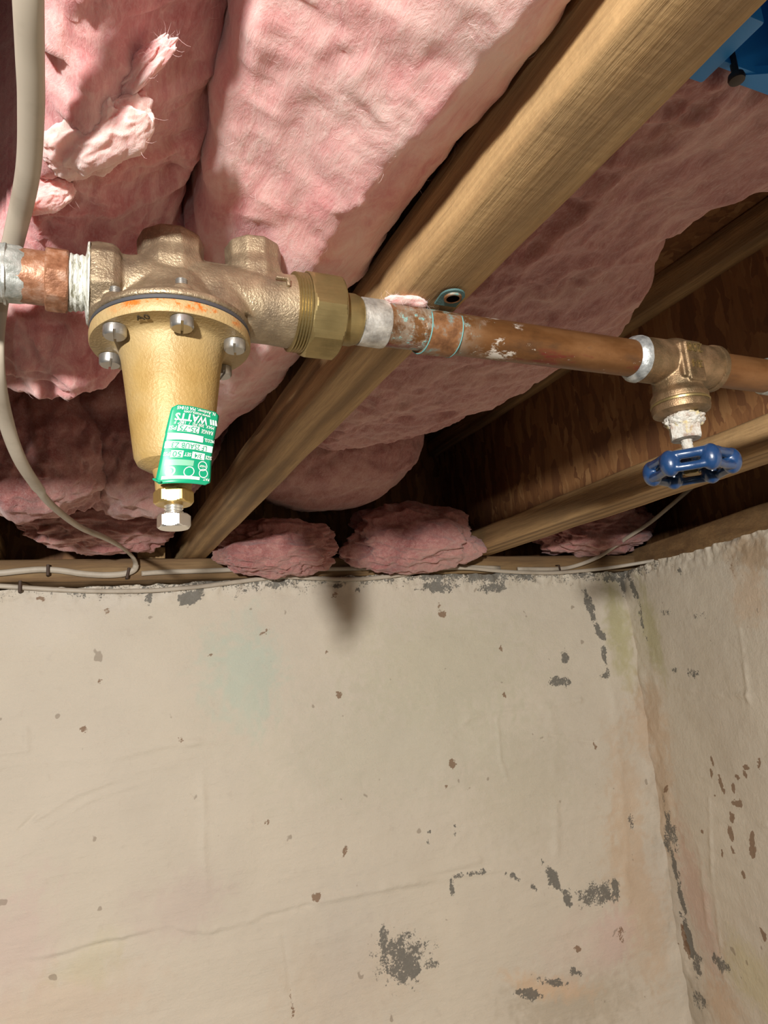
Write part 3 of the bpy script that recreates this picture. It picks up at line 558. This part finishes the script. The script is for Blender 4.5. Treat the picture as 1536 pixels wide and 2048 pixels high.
# pieces under the regulator, toward the wall
tuft('ragged pink insulation chunk hanging at the left behind the sagging cable', (-.030, .77, .258), (.072, .085, .080), 2.2, PINK_SHADE, nf=500, fr=1.2)
tuft('pink insulation piece tucked deep behind the gold regulator bell', (.075, .80, .29), (.085, .14, .10), 3.4, PINK_SHADE, nf=400)
tuft('pink insulation lump lying on the sill under the hanging bolt', (.030, 1.025, .230), (.100, .05, .044), 4.7, PINK_SHADE, amp=.34, nf=400, fr=1.3)
# right of the middle joist: torn batt, all in the joist's shade
def z_right(X, Y): return .236 + .09 * (X - .19) + .012 * np.sin(X * 14 + 1) + .02 * smooth01((Y - .5) / .3) - .012 * smooth01((.25 - Y) / .2)
batt('wide pink insulation batt with torn edge right of the middle joist', [(.187, .155), (.284, .155), (.284, -.3), (.632, -.3), (.632, .10), (.47, .19), (.40, .235), (.345, .258), (.352, .295), (.385, .335), (.42, .40), (.462, .47), (.44, .515), (.415, .575), (.395, .64), (.36, .71), (.30, .74), (.186, .74)], z_right, .0028, 8.2, PINK_SHADE, amp=(.010, .005, .0016), nf=1600, rr=.02)
tuft('dark recessed pink insulation end deep in the bay right of the middle joist', (.345, .97, .352), (.145, .15, .105), 5.5, PINK_SHADE, amp=.10, nf=200)
tuft('small pink insulation tuft spilling over the sill right of the middle joist', (.285, 1.03, .190), (.088, .045, .040), 6.3, PINK_SHADE, amp=.36, nf=500, fr=1.3)
tuft('pointed pink insulation tuft on the sill beside the dark chipboard bay', (.512, 1.03, .205), (.112, .050, .052), 7.9, PINK_SHADE, amp=.34, nf=500, fr=1.2)
tuft('pink insulation clump above the sill behind the far joist near the corner', (.90, 1.06, .240), (.135, .065, .056), 9.1, PINK_SHADE, amp=.34, nf=300, fr=1.3)

# ------------------------------------------------------------------ plumbing
PY, PZ = .304, .1725                                 # axis of the pipe run, parallel to the wall
AX = .0390                                           # axis of the regulator bell
XAX = (1, 0, 0)
def ring_x(prof, mat, name, parent, seg=48, **kw): return G().add(*lathe(prof, (0, PY, PZ), XAX, seg, **kw)).build(name, mat, parent, auto=40)
def threads(r, h0, h1, pitch, depth, **kw):
    p = []; h = h0
    while h < h1 - 1e-6: p += [(r - depth, h), (r, h + pitch * .5)]; h += pitch
    return p + [(r - depth, h1)]

# --- inlet pipe at the left edge
inlet = thing('inlet_pipe', 'short solder-smeared copper inlet pipe with hex adapter left of the regulator', 'pipe', (-.05, PY, PZ))
ring_x([(.0108, -.20), (.0112, -.04), (.0113, -.0125)], COPPER_RAW, 'tube', inlet)
def rag(t, h): return 1 + .03 * math.sin(t * 5 + h * 900) + .02 * math.sin(t * 11 + 2)
ring_x([(.0118, -.20), (.0122, -.036), (.0118, -.0225), (.0109, -.0205)], SOLDER_L, 'solder_smear', inlet, mod=rag)
ring_x([(.0116, -.0290), (.0125, -.0285), (.0125, -.0275), (.0116, -.027)], SOLDER_L, 'solder_lip', inlet, mod=rag)
G().add(*nut(8, .0140, -.0128, -.0038, (0, PY, PZ), XAX, .2)).build('hex_collar', COPPER_RAW, inlet, auto=25)
ring_x([(.0105, -.004)] + [(.0118 + .0006 * (k % 2) - .0001 * k, -.004 + .0011 * k) for k in range(7)] + [(.0125, .0030), (.0172, .0036), (.0176, .0043)], TAPE, 'thread_tape', inlet,  mod=lambda t, h: 1 + .02 * math.sin(3 * t + 400 * h) + .012 * math.sin(9 * t))

# --- pressure regulator
reg = thing('pressure_regulator', 'bronze water pressure regulator with gold bell and green label', 'regulator', (AX, PY, .064))
b = G()
b.add(*lathe([(.0150, .006), (.0150, .0205), (.0164, .028), (.0168, .06), (.0168, .085), (.0176, .0965)], (0, PY, PZ), XAX, 40))
b.add(*lathe([(.0150, .0035), (.0182, .0042), (.0190, .0075), (.0190, .0135), (.0172, .0165), (.0150, .0168)], (0, PY, PZ), XAX, 8, .39))
b.add(*lathe([(.0165, .0), (.0168, .012), (.0148, .0185), (.0150, .0215), (.0152, .0268), (.0140, .0278)], (AX, PY, PZ), (0, 0, 1), 10, .2))
b.add(*lathe([(.0150, .0), (.0146, .016), (.0134, .0215), (.0136, .0242), (.0138, .0298), (.0126, .0308)], (.0775, PY, PZ), (0, 0, 1), 10, .2))
b.add(*box(AX, .0775, PY - .004, PY + .004, PZ, PZ + .0185))
b.add(*lathe([(.0348, -.0185), (.0348, -.0155), (.0322, -.0140), (.0262, -.0105), (.0215, -.004), (.018, .004)], (AX, PY, PZ), (0, 0, 1), 64))
b.add(*lathe([(.020, -.012), (.0165, .004)], (.058, PY, PZ), (0, 0, 1), 32))
FD = Vector((-.125, -.992, 0)); RT = Vector((.992, -.125, 0)); AXIS = Vector((AX, PY, 0))
SCREW_A = [math.radians(a) for a in (8, 68, 128, 188, 248, 308)]
for a in SCREW_A:
    p = AXIS + (FD * math.cos(a) + RT * math.sin(a)) * .0288
    b.add(*lathe([(.0052, -.018), (.0048, -.0125), (.0035, -.0115)], (p.x, p.y, PZ), (0, 0, 1), 16))
body = fuse(b.build('body', BRONZE, reg), .00075, 5)
# raised flow mark on the outlet neck
mk = G().add(*box(.0835, .0900, PY - .0185, PY - .0160, PZ + .0062, PZ + .0072, .0003)).add(*box(.0885, .0900, PY - .0187, PY - .0160, PZ + .0030, PZ + .0072, .0003)); mk.build('flow_mark', BRONZE, body)
G().add(*lathe([(.0340, .1521), (.0345, .1524), (.0345, .1538), (.0340, .1541)], (AX, PY, 0), (0, 0, 1), 64)).build('gasket', DARK, reg)
lob = lambda t, h: 1.
bell = G().add(*lathe([(.006, .0795), (.0074, .0803), (.0078, .0860), (.0086, .0893), (.0118, .0905), (.0148, .0922), (.0161, .0950), (.0167, .0995), (.0182, .112), (.0196, .124), (.0208, .134), (.0217, .1400), (.0228, .1440), (.0240, .1456), (.0256, .1463), (.0300, .1464), (.0343, .1464), (.0346, .1469), (.0347, .1500), (.0343, .1520), (.030, .1522)], (AX, PY, 0), (0, 0, 1), 96)).build('bell_housing', GOLD, reg, auto=32)
def on_flange(v, ang, rad, z, up):
    """lay lettering (x right, y toward the rim) on the underside of the flange"""
    f = FD * math.cos(ang) + RT * math.sin(ang); r = -FD * math.sin(ang) + RT * math.cos(ang)
    return [AXIS + f * (rad + p[1]) + r * p[0] + Vector((0, 0, z - p[2])) for p in v]
v, f = text_geo('A0', .0052, .0001); o = mesh('casting_mark', on_flange(v, math.radians(-22), .0300, .1461, 0), f, INK, bell, smooth=False)
for a in SCREW_A:
    p = AXIS + (FD * math.cos(a) + RT * math.sin(a)) * .0288; ang = math.pi / 2 + random.uniform(-.35, .35)
    s = G(); hr, z0, z1 = .0048, .1418, .1462
    # slotted cheese head: two half discs and the floor of the slot
    for side in (0, 1):
        n = 14; outl = [(hr * math.cos(t), hr * math.sin(t)) for t in np.linspace(math.asin(.0006 / hr), math.pi - math.asin(.0006 / hr), n)]
        if side: outl = [(-x, -y) for x, y in outl]
        c, sn = math.cos(ang), math.sin(ang); R_ = lambda x, y: (p.x + x * c - y * sn, p.y + x * sn + y * c)
        vv = []
        for (zz, k) in ((z1, 1.), (z0 + .0008, 1.), (z0, .86)): vv += [(*R_(x * k, y * k), zz) for x, y in outl]
        m_ = len(outl); ff = [(i + j * m_, (i + 1) % m_ + j * m_, (i + 1) % m_ + (j + 1) * m_, i + (j + 1) * m_) for j in range(2) for i in range(m_)]; ff += [tuple(range(m_)), tuple(range(2 * m_, 3 * m_))[::-1]]; s.add(vv, ff)
    s.add(*lathe([(hr * .97, z0 + .0015), (hr * .97, z1)], (p.x, p.y, 0), (0, 0, 1), 20))
    s.add(*lathe(threads(.0026, .1535, .1640, .0009, .0003), (p.x, p.y, 0), (0, 0, 1), 14))
    s.build('flange_screw', STEEL, reg, auto=40)
G().add(*nut(6, .0085, .0745, .0808, (AX, PY, 0), (0, 0, 1), .30)).build('lock_nut', BRASS, reg, auto=25)
bolt = G().add(*lathe(threads(.0040, .0695, .0760, .00125, .0007), (AX, PY, 0), (0, 0, 1), 24)).add(*lathe([(.0050, .0690), (.0052, .0694), (.0052, .0703)], (AX, PY, 0), (0, 0, 1), 24)); bolt = bolt.build('adjusting_screw', BOLT, reg, auto=40)
G().add(*nut(6, .0072, .0642, .0701, (AX, PY, 0), (0, 0, 1), .18)).build('hex_head', BOLT, bolt, auto=25)
# outlet union
ring_x(threads(.0192, .0945, .1035, .0014, .0009), BRASS_OLD, 'union_thread', reg)
G().add(*nut(8, .0217, .1010, .1180, (0, PY, PZ), XAX, .20)).build('union_nut', BRASS_OLD, reg, auto=25)
ring_x([(.0100, .116), (.0130, .1165), (.0130, .1265), (.0122, .1290), (.0116, .1300)], BRASS_OLD, 'union_tailpiece', reg)

# --- green label, upside down, wrapped on the bell and lifting at its lower end
lab_w, lab_h, z_top, phi0 = .0224, .0332, .1128, math.radians(34)
def cone(z): return .0167 + (z - .0995) * .1145
def lab(a, b, off=0.):
    """a: 0..1 from the left edge as seen in the photograph, b: 0..1 from its upper edge downward"""
    z = z_top - b * lab_h + .0004 * (a - .1); zc = max(z, .097); r = cone(zc) + .0002 + off
    if z < .100: r += .0004 - .012 * ((.100 - z) / .02) ** 2 * .12
    arc = (a - .5) * lab_w - .0058 * b
    ph = phi0 + arc / r
    lift = .0022 * max(0., b - .62) ** 1.2 * 6 * max(0., a - .15)
    r += lift * .55
    if b > .93: r += .02 * (b - .93) ** 1.3 * (1 - a)
    pt = math.radians(34); over = max(0., ph - pt) * r; ph = min(ph, pt)     # the right half stands off the bell as a flat sheet
    return AXIS + (FD * math.cos(ph) + RT * math.sin(ph)) * r + (RT * math.cos(ph) - FD * math.sin(ph)) * over + Vector((0, 0, z))
def sticker(name, a0, a1, b0, b1, mat, parent, off=0., corner=0., na=18, nb=26, curve=0.):
    v = []; f = []
    for j in range(nb + 1):
        for i in range(na + 1):
            a = a0 + (a1 - a0) * i / na; b_ = b0 + (b1 - b0) * j / nb
            if corner:                                  # round the corners by pulling the edge in
                ym = min(j / nb, 1 - j / nb) * (b1 - b0) * lab_h; cr = corner
                if ym < cr:
                    ins = (cr - math.sqrt(max(0, cr * cr - (cr - ym) ** 2))) / lab_w; a = a0 + ins + (a1 - a0 - 2 * ins) * i / na
            v.append(lab(a, b_, off))
    for j in range(nb):
        for i in range(na): k = j * (na + 1) + i; f.append((k, k + na + 1, k + na + 2, k + 1))
    return mesh(name, v, f, mat, parent)
label = sticker('label', 0, 1, 0, 1, GREEN, reg, 0, .0022); label['label'] = 'green printed label, upside down'
sol = label.modifiers.new('paper', 'SOLIDIFY'); sol.thickness = .00015; sol.offset = -1
def ltext(s, a, b, size, mat, width=None, bold=.012):
    v, f = text_geo(s, size, 0., bold=bold); xs = [p.x for p in v]; w = max(xs) - min(xs); k = (width * lab_w / w) if width else 1.; cx = (max(xs) + min(xs)) / 2
    # lettering is read from the other way up: rotate by half a turn
    q = [lab(a - (p.x - cx) * k / lab_w, b + p.y / lab_h, .00022) for p in v]; return mesh('printed_text', q, [t[::-1] for t in f], mat, label, smooth=False)
def lbox(a0, a1, b0, b1, mat=None, off=.00016): return sticker('printed_panel', a0, a1, b0, b1, mat or WHITE, label, off, na=8, nb=3)
def lring(a, b, r, t=.16, mat=None):
    g = G(); v = []; n = 28
    for k in range(n):
        for q in (r, r * (1 - t)): v.append(lab(a + q * math.cos(2 * math.pi * k / n) / lab_w, b + q * math.sin(2 * math.pi * k / n) / lab_h, .0002))
    f = [(2 * k, 2 * k + 1, (2 * k + 3) % (2 * n), (2 * k + 2) % (2 * n)) for k in range(n)]; return mesh('printed_ring', v, f, mat or WHITE, label, smooth=False)
ltext('N. Andover, MA 01845', .50, .035, .0020, WHITE, .80)
ltext('www.watts.com', .52, .083, .0018, WHITE, .56)
ltext('WATTS', .43, .147, .0042, WHITE, .66, .03)
for k in range(3):                                     # three slanted bars of the logo, at the head of the word
    a = .80 + .058 * k; q = [lab(a + dx, bb, .00022) for dx, bb in ((0, .118), (.035, .118), (.075, .187), (.030, .187))]; mesh('printed_bar', q, [(0, 1, 2, 3)], WHITE, label, smooth=False)
ltext('MAX. 300 PSI  /  180\u00b0 F', .52, .222, .0019, WHITE, .82)
lbox(.20, .62, .250, .335); ltext('RANGE', .80, .292, .0024, WHITE, .26); ltext('25-75', .41, .292, .0034, GREEN, .36); ltext('PSI', .11, .292, .0024, WHITE, .13)
lbox(.04, .74, .360, .445); ltext('MODEL', .88, .400, .0022, WHITE, .22)
lbox(.03, .98, .470, .555); ltext('LF 25AUB Z3', .50, .513, .0033, GREEN, .70)
lbox(.17, .39, .585, .672); lbox(.56, .83, .585, .672); ltext('SIZE', .92, .628, .0022, WHITE, .14); ltext('3/4', .69, .628, .0030, GREEN, .16); ltext('SET', .475, .628, .0022, WHITE, .13); ltext('50', .28, .628, .0034, GREEN, .16); ltext('PSI', .10, .628, .0022, WHITE, .11)
lbox(.10, .62, .700, .775, SILVER)
lring(.81, .755, .0022); ltext('NSF', .81, .755, .0014, WHITE, .13); lring(.84, .850, .0020); lring(.56, .850, .0022); lring(.23, .850, .0020, .3); ltext('C', .23, .850, .0022, WHITE)
lbox(.10, .78, .905, .945); ltext('PAT.', .90, .925, .0016, WHITE, .13)
# small curled corner at the lower left
cv, cf = tube([lab(-.02, .93, .0002), lab(.01, .955, .0006), lab(.10, .985, .0010)], .0012, .0005, 8, n=4); mesh('curled_corner', cv, cf, GREEN, label)

# --- copper pipe from the union to the gate valve
pipe = thing('copper_pipe', 'stained copper pipe between the regulator union and the gate valve', 'pipe', (.22, PY, PZ))
ring_x([(.0111, .128)] + [(.0111, .128 + .005 * k) for k in range(1, 38)] + [(.0111, .317)], COPPER_M, 'tube', pipe, 40)
ring_x([(.0113, .1302), (.0121, .1306), (.0121, .1430), (.0118, .1447), (.0111, .1452)], SOLDER, 'solder_sleeve', pipe, mod=lambda t, h: 1 + .012 * math.sin(4 * t + h * 700) + .008 * math.sin(9 * t))
# --- strap fixing the pipe to the joist
strap = thing('pipe_strap', 'green-stained copper strap nailing the pipe to the middle joist', 'strap', (.176, PY, .183))
def band(x0, x1, name):
    v = []; f = []; n = 26; R0, R1 = .0112, .0126
    path = []
    for k in range(n + 1):
        t = math.radians(-75 - 230 * k / n + 180)        # from the far side under the pipe up to the near tab
        path.append((t,))
    for k in range(n + 1):
        t = math.radians(60 - 260 * k / n)
        for R in (R0, R1):
            y = PY + R * math.cos(t); z = PZ + R * math.sin(t)
            for x in (x0, x1): v.append((x + .0025 * (k / n) - .001, y, z))
    for k in range(n):
        a = k * 4; b_ = a + 4
        f += [(a, a + 1, b_ + 1, b_), (a + 2, b_ + 2, b_ + 3, a + 3), (a, b_, b_ + 2, a + 2), (a + 1, a + 3, b_ + 3, b_ + 1)]
    f += [(0, 2, 3, 1), (n * 4, n * 4 + 1, n * 4 + 3, n * 4 + 2)]
    return mesh(name, v, f, STRAP, strap, auto=40)
bnd = band(.1655, .1835, 'band')
for xe in (.1652, .1830): mesh('band_edge', *tube([(xe + .0025 * k / 26 - .0008, PY + .0125 * math.cos(math.radians(60 - 10 * k)), PZ + .0125 * math.sin(math.radians(60 - 10 * k))) for k in range(27)], .00035, .00035, 8, spline=False, flat=(1, 0, 0)), Mat('verdigris_bright', (.12, .30, .29, 1), .7).m, bnd)
# tab lying on the underside of the joist, slightly bent down, with nail hole rim
tv = []; tf = []
TABC = Vector((.1755, .2850, .1826)); outl = [(-.0062, .0080)] + [(-.0066 * math.cos(math.pi * k / 12), -.0066 * math.sin(math.pi * k / 12)) for k in range(13)] + [(.0062, .0080)]
for dz in (0, .0010):
    for (x, y) in outl: tv.append((TABC.x + x, TABC.y + y, TABC.z + dz - .10 * max(0, y)))
m_ = len(outl); tf = [tuple(range(m_))[::-1], tuple(range(m_, 2 * m_))] + [(i, (i + 1) % m_, (i + 1) % m_ + m_, i + m_) for i in range(m_)]
mesh('tab', tv, tf, VERDI, strap, auto=40)
G().add(*lathe([(.0046, -.0012), (.0046, .0), (.0034, .0001), (.0034, -.0012)], (TABC.x, TABC.y - .0004, TABC.z - .0002), (0, 0, 1), 24)).build('hole_rim', STRAP, strap)
G().add(*lathe([(.0003, -.0008), (.0026, -.0006), (.0033, -.0001), (.0033, .004)], (TABC.x, TABC.y - .0004, TABC.z), (0, 0, 1), 20)).build('nail_head', COPPER_RAW, strap)
tuft_ = thing('insulation_scrap', 'wisp of pink insulation caught between pipe and middle joist', 'insulation', (.157, .296, .184))
bm = bmesh.new(); bmesh.ops.create_icosphere(bm, subdivisions=4, radius=1); U = np.array([q.co[:] for q in bm.verts]); ff = np.array([[q.index for q in p.verts] for p in bm.faces]); bm.free()
V = np.array([.156, .2985, .1836]) + U * (1 + .35 * fbm(U + 5, 2.2, 4))[:, None] * np.array([.013, .006, .0022]); np_mesh('wad', V, ff, PINK, tuft_); fibres(V, U, 160, tuft_, .002, .006, seed=77)

# --- gate valve
GX = .3425
gv = thing('gate_valve', 'bronze gate valve marked 200 hanging upside down with blue handwheel', 'valve', (GX, PY, .098))
b = G()
b.add(*lathe([(.0132, .3115), (.0138, .3125), (.0140, .330), (.0142, .356), (.0139, .3745), (.0134, .3758)], (0, PY, PZ), XAX, 40))
b.add(*ball((GX, PY, PZ), .0158, .0158, .0158, 4))
b.add(*lathe([(.0150, -.0225), (.0146, -.0145), (.0140, .0)], (GX, PY, PZ), (0, 0, 1), 32))
b.add(*lathe([(.0172, -.0265), (.0172, -.0225), (.0150, -.0190)], (GX, PY, PZ), (0, 0, 1), 48))
b.add(*box(GX - .0050, GX + .0080, PY - .0163, PY, PZ - .0175, PZ + .0085, .001))
b.add(*box(GX - .0085, GX - .0048, PY - .0150, PY, PZ - .0150, PZ + .0080, .0012))
gbody = fuse(b.build('body', BRONZE2, gv), .0006, 3)
ring_x([(.0135, .3722), (.0149, .3727), (.0150, .3757), (.0140, .3768)], BRONZE2, 'socket_rim', gv)
ring_x([(.0113, .3075), (.0126, .3088), (.0141, .3112), (.0144, .3132), (.0138, .3140)], SOLDER_B, 'solder_ring', gv, mod=lambda t, h: 1 + .012 * math.sin(5 * t + 1) + .008 * math.sin(13 * t))
def gtext(s, size, cx, cz, w):
    v, f = text_geo(s, size, .0007); return mesh('cast_lettering', [(GX + cx - p.x, PY - .0164 - p.z, PZ + cz - p.y) for p in v], f, BRASS_OLD, gbody, smooth=False)
gtext('200', .0084, .0016, .0040, 1); gtext('3/4', .0070, .0016, -.0066, 1)
G().add(*lathe([(.0150, -.0285), (.0175, -.0280), (.0177, -.0268), (.0172, -.0262)], (GX, PY, PZ), (0, 0, 1), 56)).build('bonnet_ring', BRASS_OLD, gv)
G().add(*lathe([(.0085, -.0345), (.0140, -.0340), (.0168, -.0325), (.0174, -.0300), (.0172, -.0282)], (GX, PY, PZ), (0, 0, 1), 56)).build('bonnet', BRONZE2, gv)
pn = nut(6, .0098, .1225, .1345, (GX, PY, 0), (0, 0, 1), .35); G().add(*pn).build('packing_nut', CRUST, gv, auto=25)
# mineral crust: lumpy collar above the packing nut
bm = bmesh.new(); bmesh.ops.create_icosphere(bm, subdivisions=5, radius=1); U = np.array([q.co[:] for q in bm.verts]); ff = np.array([[q.index for q in p.verts] for p in bm.faces]); bm.free()
k = 1 + .22 * fbm(U + 3, 1.8, 4) + .14 * fbm(U + 8, 5, 3, ridge=True); np_mesh('mineral_crust', np.array([GX, PY - .0005, .1340]) + U * k[:, None] * np.array([.0108, .0108, .0058]), ff, CRUST, gv)
G().add(*lathe([(.0068, .1345), (.0068, .1405)], (GX, PY, 0), (0, 0, 1), 6)).build('bonnet_hex', COPPER_RAW, gv, auto=30)
G().add(*lathe([(.0028, .1080)] + [(.0030 + .0004 * (i % 2), .1100 + .0011 * i) for i in range(12)], (GX, PY, 0), (0, 0, 1), 20)).build('stem', CRUST, gv)
# handwheel: six-lobed rim with slots between an upper and a lower bead, spokes rising to the hub
HZ = .1055; w = G(); NL = 6; off = math.radians(12)
def bead(R, dz, r, lobes):
    pts = []; n = 120
    for i in range(n + 1):
        t = 2 * math.pi * i / n; rr = R * (1 + lobes * math.cos(NL * (t - off))); pts.append((GX + rr * math.cos(t), PY + rr * math.sin(t), HZ + dz))
    return tube(pts, r, r, 10, spline=False)
w.add(*bead(.0212, .0034, .0030, .05)); w.add(*bead(.0218, -.0042, .0026, .06))
for i in range(NL):
    t = off + 2 * math.pi * i / NL; c, s = math.cos(t), math.sin(t)
    w.add(*ball((GX + .0222 * c, PY + .0222 * s, HZ - .0006), .0059, .0059, .0080, 3))
    if i % 2 == 0: w.add(*tube([(GX + .004 * c, PY + .004 * s, HZ + .0030), (GX + .014 * c, PY + .014 * s, HZ + .0040), (GX + .0225 * c, PY + .0225 * s, HZ + .0030)], .0036, .0022, 10, n=5))
w.add(*lathe([(.0068, -.0018), (.0074, -.001), (.0074, .005), (.0064, .0066)], (GX, PY, HZ), (0, 0, 1), 24))
wheel = fuse(w.build('handwheel', BLUE, gv), .0005, 5)
G().add(*nut(6, .0046, HZ - .0050, HZ - .0016, (GX, PY, 0), (0, 0, 1))).build('wheel_nut', BRASS_OLD, gv, auto=25)

# --- pipe running on to the right, with the start of a soldered coupling
rp = thing('copper_pipe', 'short copper pipe leaving the gate valve at the right edge', 'pipe', (.45, PY, PZ))
ring_x([(.0111, .370), (.0111, .44), (.0111, .80)], COPPER, 'tube', rp, 40)
ring_x([(.0111, .4235), (.0122, .4250), (.0124, .440), (.0124, .520)], SOLDER_L, 'coupling', rp, mod=lambda t, h: 1 + .01 * math.sin(4 * t + h * 500))

# ------------------------------------------------------------------ cables and staples
def sheath(pts, label, ra=.0052, rb=.0029, flat=(0, 0, 1), seg=14):
    o = mesh('electrical_cable', *tube(pts, ra, rb, seg, flat), CABLE, None); tag(o, label, 'cable', 'white electrical cables'); return o
P1 = [at_z(50, -400, .200), at_z(55, -60, .190), at_z(60, 120, .189), at_z(62, 220, .189), at_z(55, 350, .1895), at_z(27, 480, .1905), (-.034, .345, .180), at_z(-8, 740, .155), at_z(14, 850, .145), at_z(40, 920, .136), at_z(70, 968, .132), at_z(103, 1010, .131), at_z(160, 1054, .137), at_z(215, 1078, .145)]
P1 += [at_y(248, 1098, 1.00), at_y(268, 1118, 1.065), at_y(270, 1137, 1.078), at_y(250, 1147, 1.0795), at_y(215, 1150, 1.080), at_y(170, 1148, 1.0815), at_y(120, 1141, 1.0815), at_y(80, 1139, 1.0815), at_y(40, 1142, 1.0815), at_y(0, 1146, 1.0815), at_y(-90, 1150, 1.0815)]
sheath(P1, 'long white cable sagging down the left side to the sill', 0.0043, .0025, flat=[(.25, 0, 1)] * 6 + [(.6, .3, .6)] * 3 + [(0, 1, .2)] * 5)
P2 = [at_y(283, 1147, 1.0815), at_y(330, 1144, 1.0815), at_y(400, 1142, 1.0815), at_y(470, 1139, 1.0815), at_y(560, 1138, 1.0815), at_y(660, 1138, 1.0815), at_y(740, 1136, 1.0815), at_y(860, 1132, 1.0815), at_y(1000, 1136, 1.0815)]
sheath(P2, 'straight white cable stapled along the sill below the middle joist', .0024, .0036, flat=(0, 0, 1))
P3 = [at_y(-90, 1170, 1.0740), at_y(0, 1172, 1.0740), at_y(90, 1178, 1.0740), at_y(190, 1182, 1.073), at_y(300, 1181, 1.073), at_y(400, 1173, 1.073), at_y(480, 1163, 1.073), at_y(560, 1154, 1.0725), at_y(640, 1157, 1.0725), at_y(720, 1158, 1.0725), at_y(800, 1150, 1.0725), at_y(860, 1139, 1.073), at_y(930, 1136, 1.0735), at_y(1010, 1143, 1.0735), at_y(1090, 1146, 1.0735), at_y(1150, 1143, 1.072), at_y(1215, 1136, 1.066), at_y(1280, 1126, 1.035), at_y(1330, 1117, 1.0), at_y(1378, 1106, .955)]
sheath(P3, 'thin white cable wandering along the top edge of the wall', .0022, .0033, flat=(0, 0, 1))
P4 = [at_y(1035, 1138, 1.081), at_y(1110, 1138, 1.081), at_y(1150, 1132, 1.078), at_y(1200, 1112, 1.055), at_y(1250, 1078, 1.0), at_y(1300, 1045, .95), at_y(1345, 1008, .90), at_y(1395, 965, .86)]
sheath(P4, 'white cable slanting up into the far joist bay near the corner', .0024, .0036, flat=(0, 0, 1))
def staple(u, v, y, w, label, tilt=0.):
    p = Vector(at_y(u, v, y)); g = G()
    g.add(*tube([p + Vector((w * .0 + tilt, .006, .0075)), p + Vector((tilt, -.0022, .0070)), p + Vector((-tilt, -.0022, -.0070)), p + Vector((-tilt, .006, -.0075))], .0013, .0022, 8, (1, 0, 0), spline=False))
    o = g.build('cable_staple', RUST); tag(o, label, 'staple', 'rusty cable staples')
staple(96, 1140, 1.0795, 0, 'dark rusty staple over the thick cable at the left of the sill')
staple(256, 1146, 1.0790, 0, 'rusty staple where the sagging cable turns along the sill', .0015)
staple(40, 1173, 1.0715, 0, 'small dark staple on the thin cable at the lower left')
staple(1118, 1138, 1.0785, 0, 'dark staple holding the slanting cable at the right of the sill', -.001)

# ------------------------------------------------------------------ blue ceiling box at the top right corner
bx = thing('junction_box', 'bright blue plastic electrical box on the joist at the top right corner', 'electrical box', (.235, .10, .20))
BW = .0026; X0, X1, Y0, Y1, Z0, Z1 = .1915, .275, .045, .1440, .2020, .258
g = G().add(*box(X0, X0 + BW, Y0, Y1, Z0, Z1)).add(*box(X1 - BW, X1, Y0, Y1, Z0, Z1)).add(*box(X0, X1, Y0, Y0 + BW, Z0, Z1)).add(*box(X0, X1, Y1 - BW, Y1, Z0, Z1)).add(*box(X0, X1, Y0, Y1, Z1 - BW, Z1)); g.build('shell', BLUEBOX, bx)
G().add([(.222, Y1 - .001, Z0 - .0006), (X1, Y1 - .024, Z0 - .0006), (X1, Y1 + .003, Z0 - .0006), (.222, Y1 + .003, Z0 - .0006), (.222, Y1 - .001, Z0 + .003), (X1, Y1 - .024, Z0 + .003), (X1, Y1 + .003, Z0 + .003), (.222, Y1 + .003, Z0 + .003)], [(0, 1, 2, 3), (7, 6, 5, 4), (0, 4, 5, 1), (1, 5, 6, 2), (2, 6, 7, 3), (3, 7, 4, 0)]).build('rim_flange', BLUEBOX, bx)
G().add(*box(X0 + .003, X0 + .0175, Y1 - .020, Y1 + .007, Z0 - .0015, Z0 + .03, .0012)).build('mounting_ear', BLUEBOX, bx)
G().add(*lathe([(.0010, .1950), (.0027, .1952), (.0030, .1962), (.0027, .1976), (.0013, .1978), (.0013, .215)], (.2145, .1415, 0), (0, 0, 1), 20)).build('mounting_screw', BLACKSTEEL, bx, auto=40)
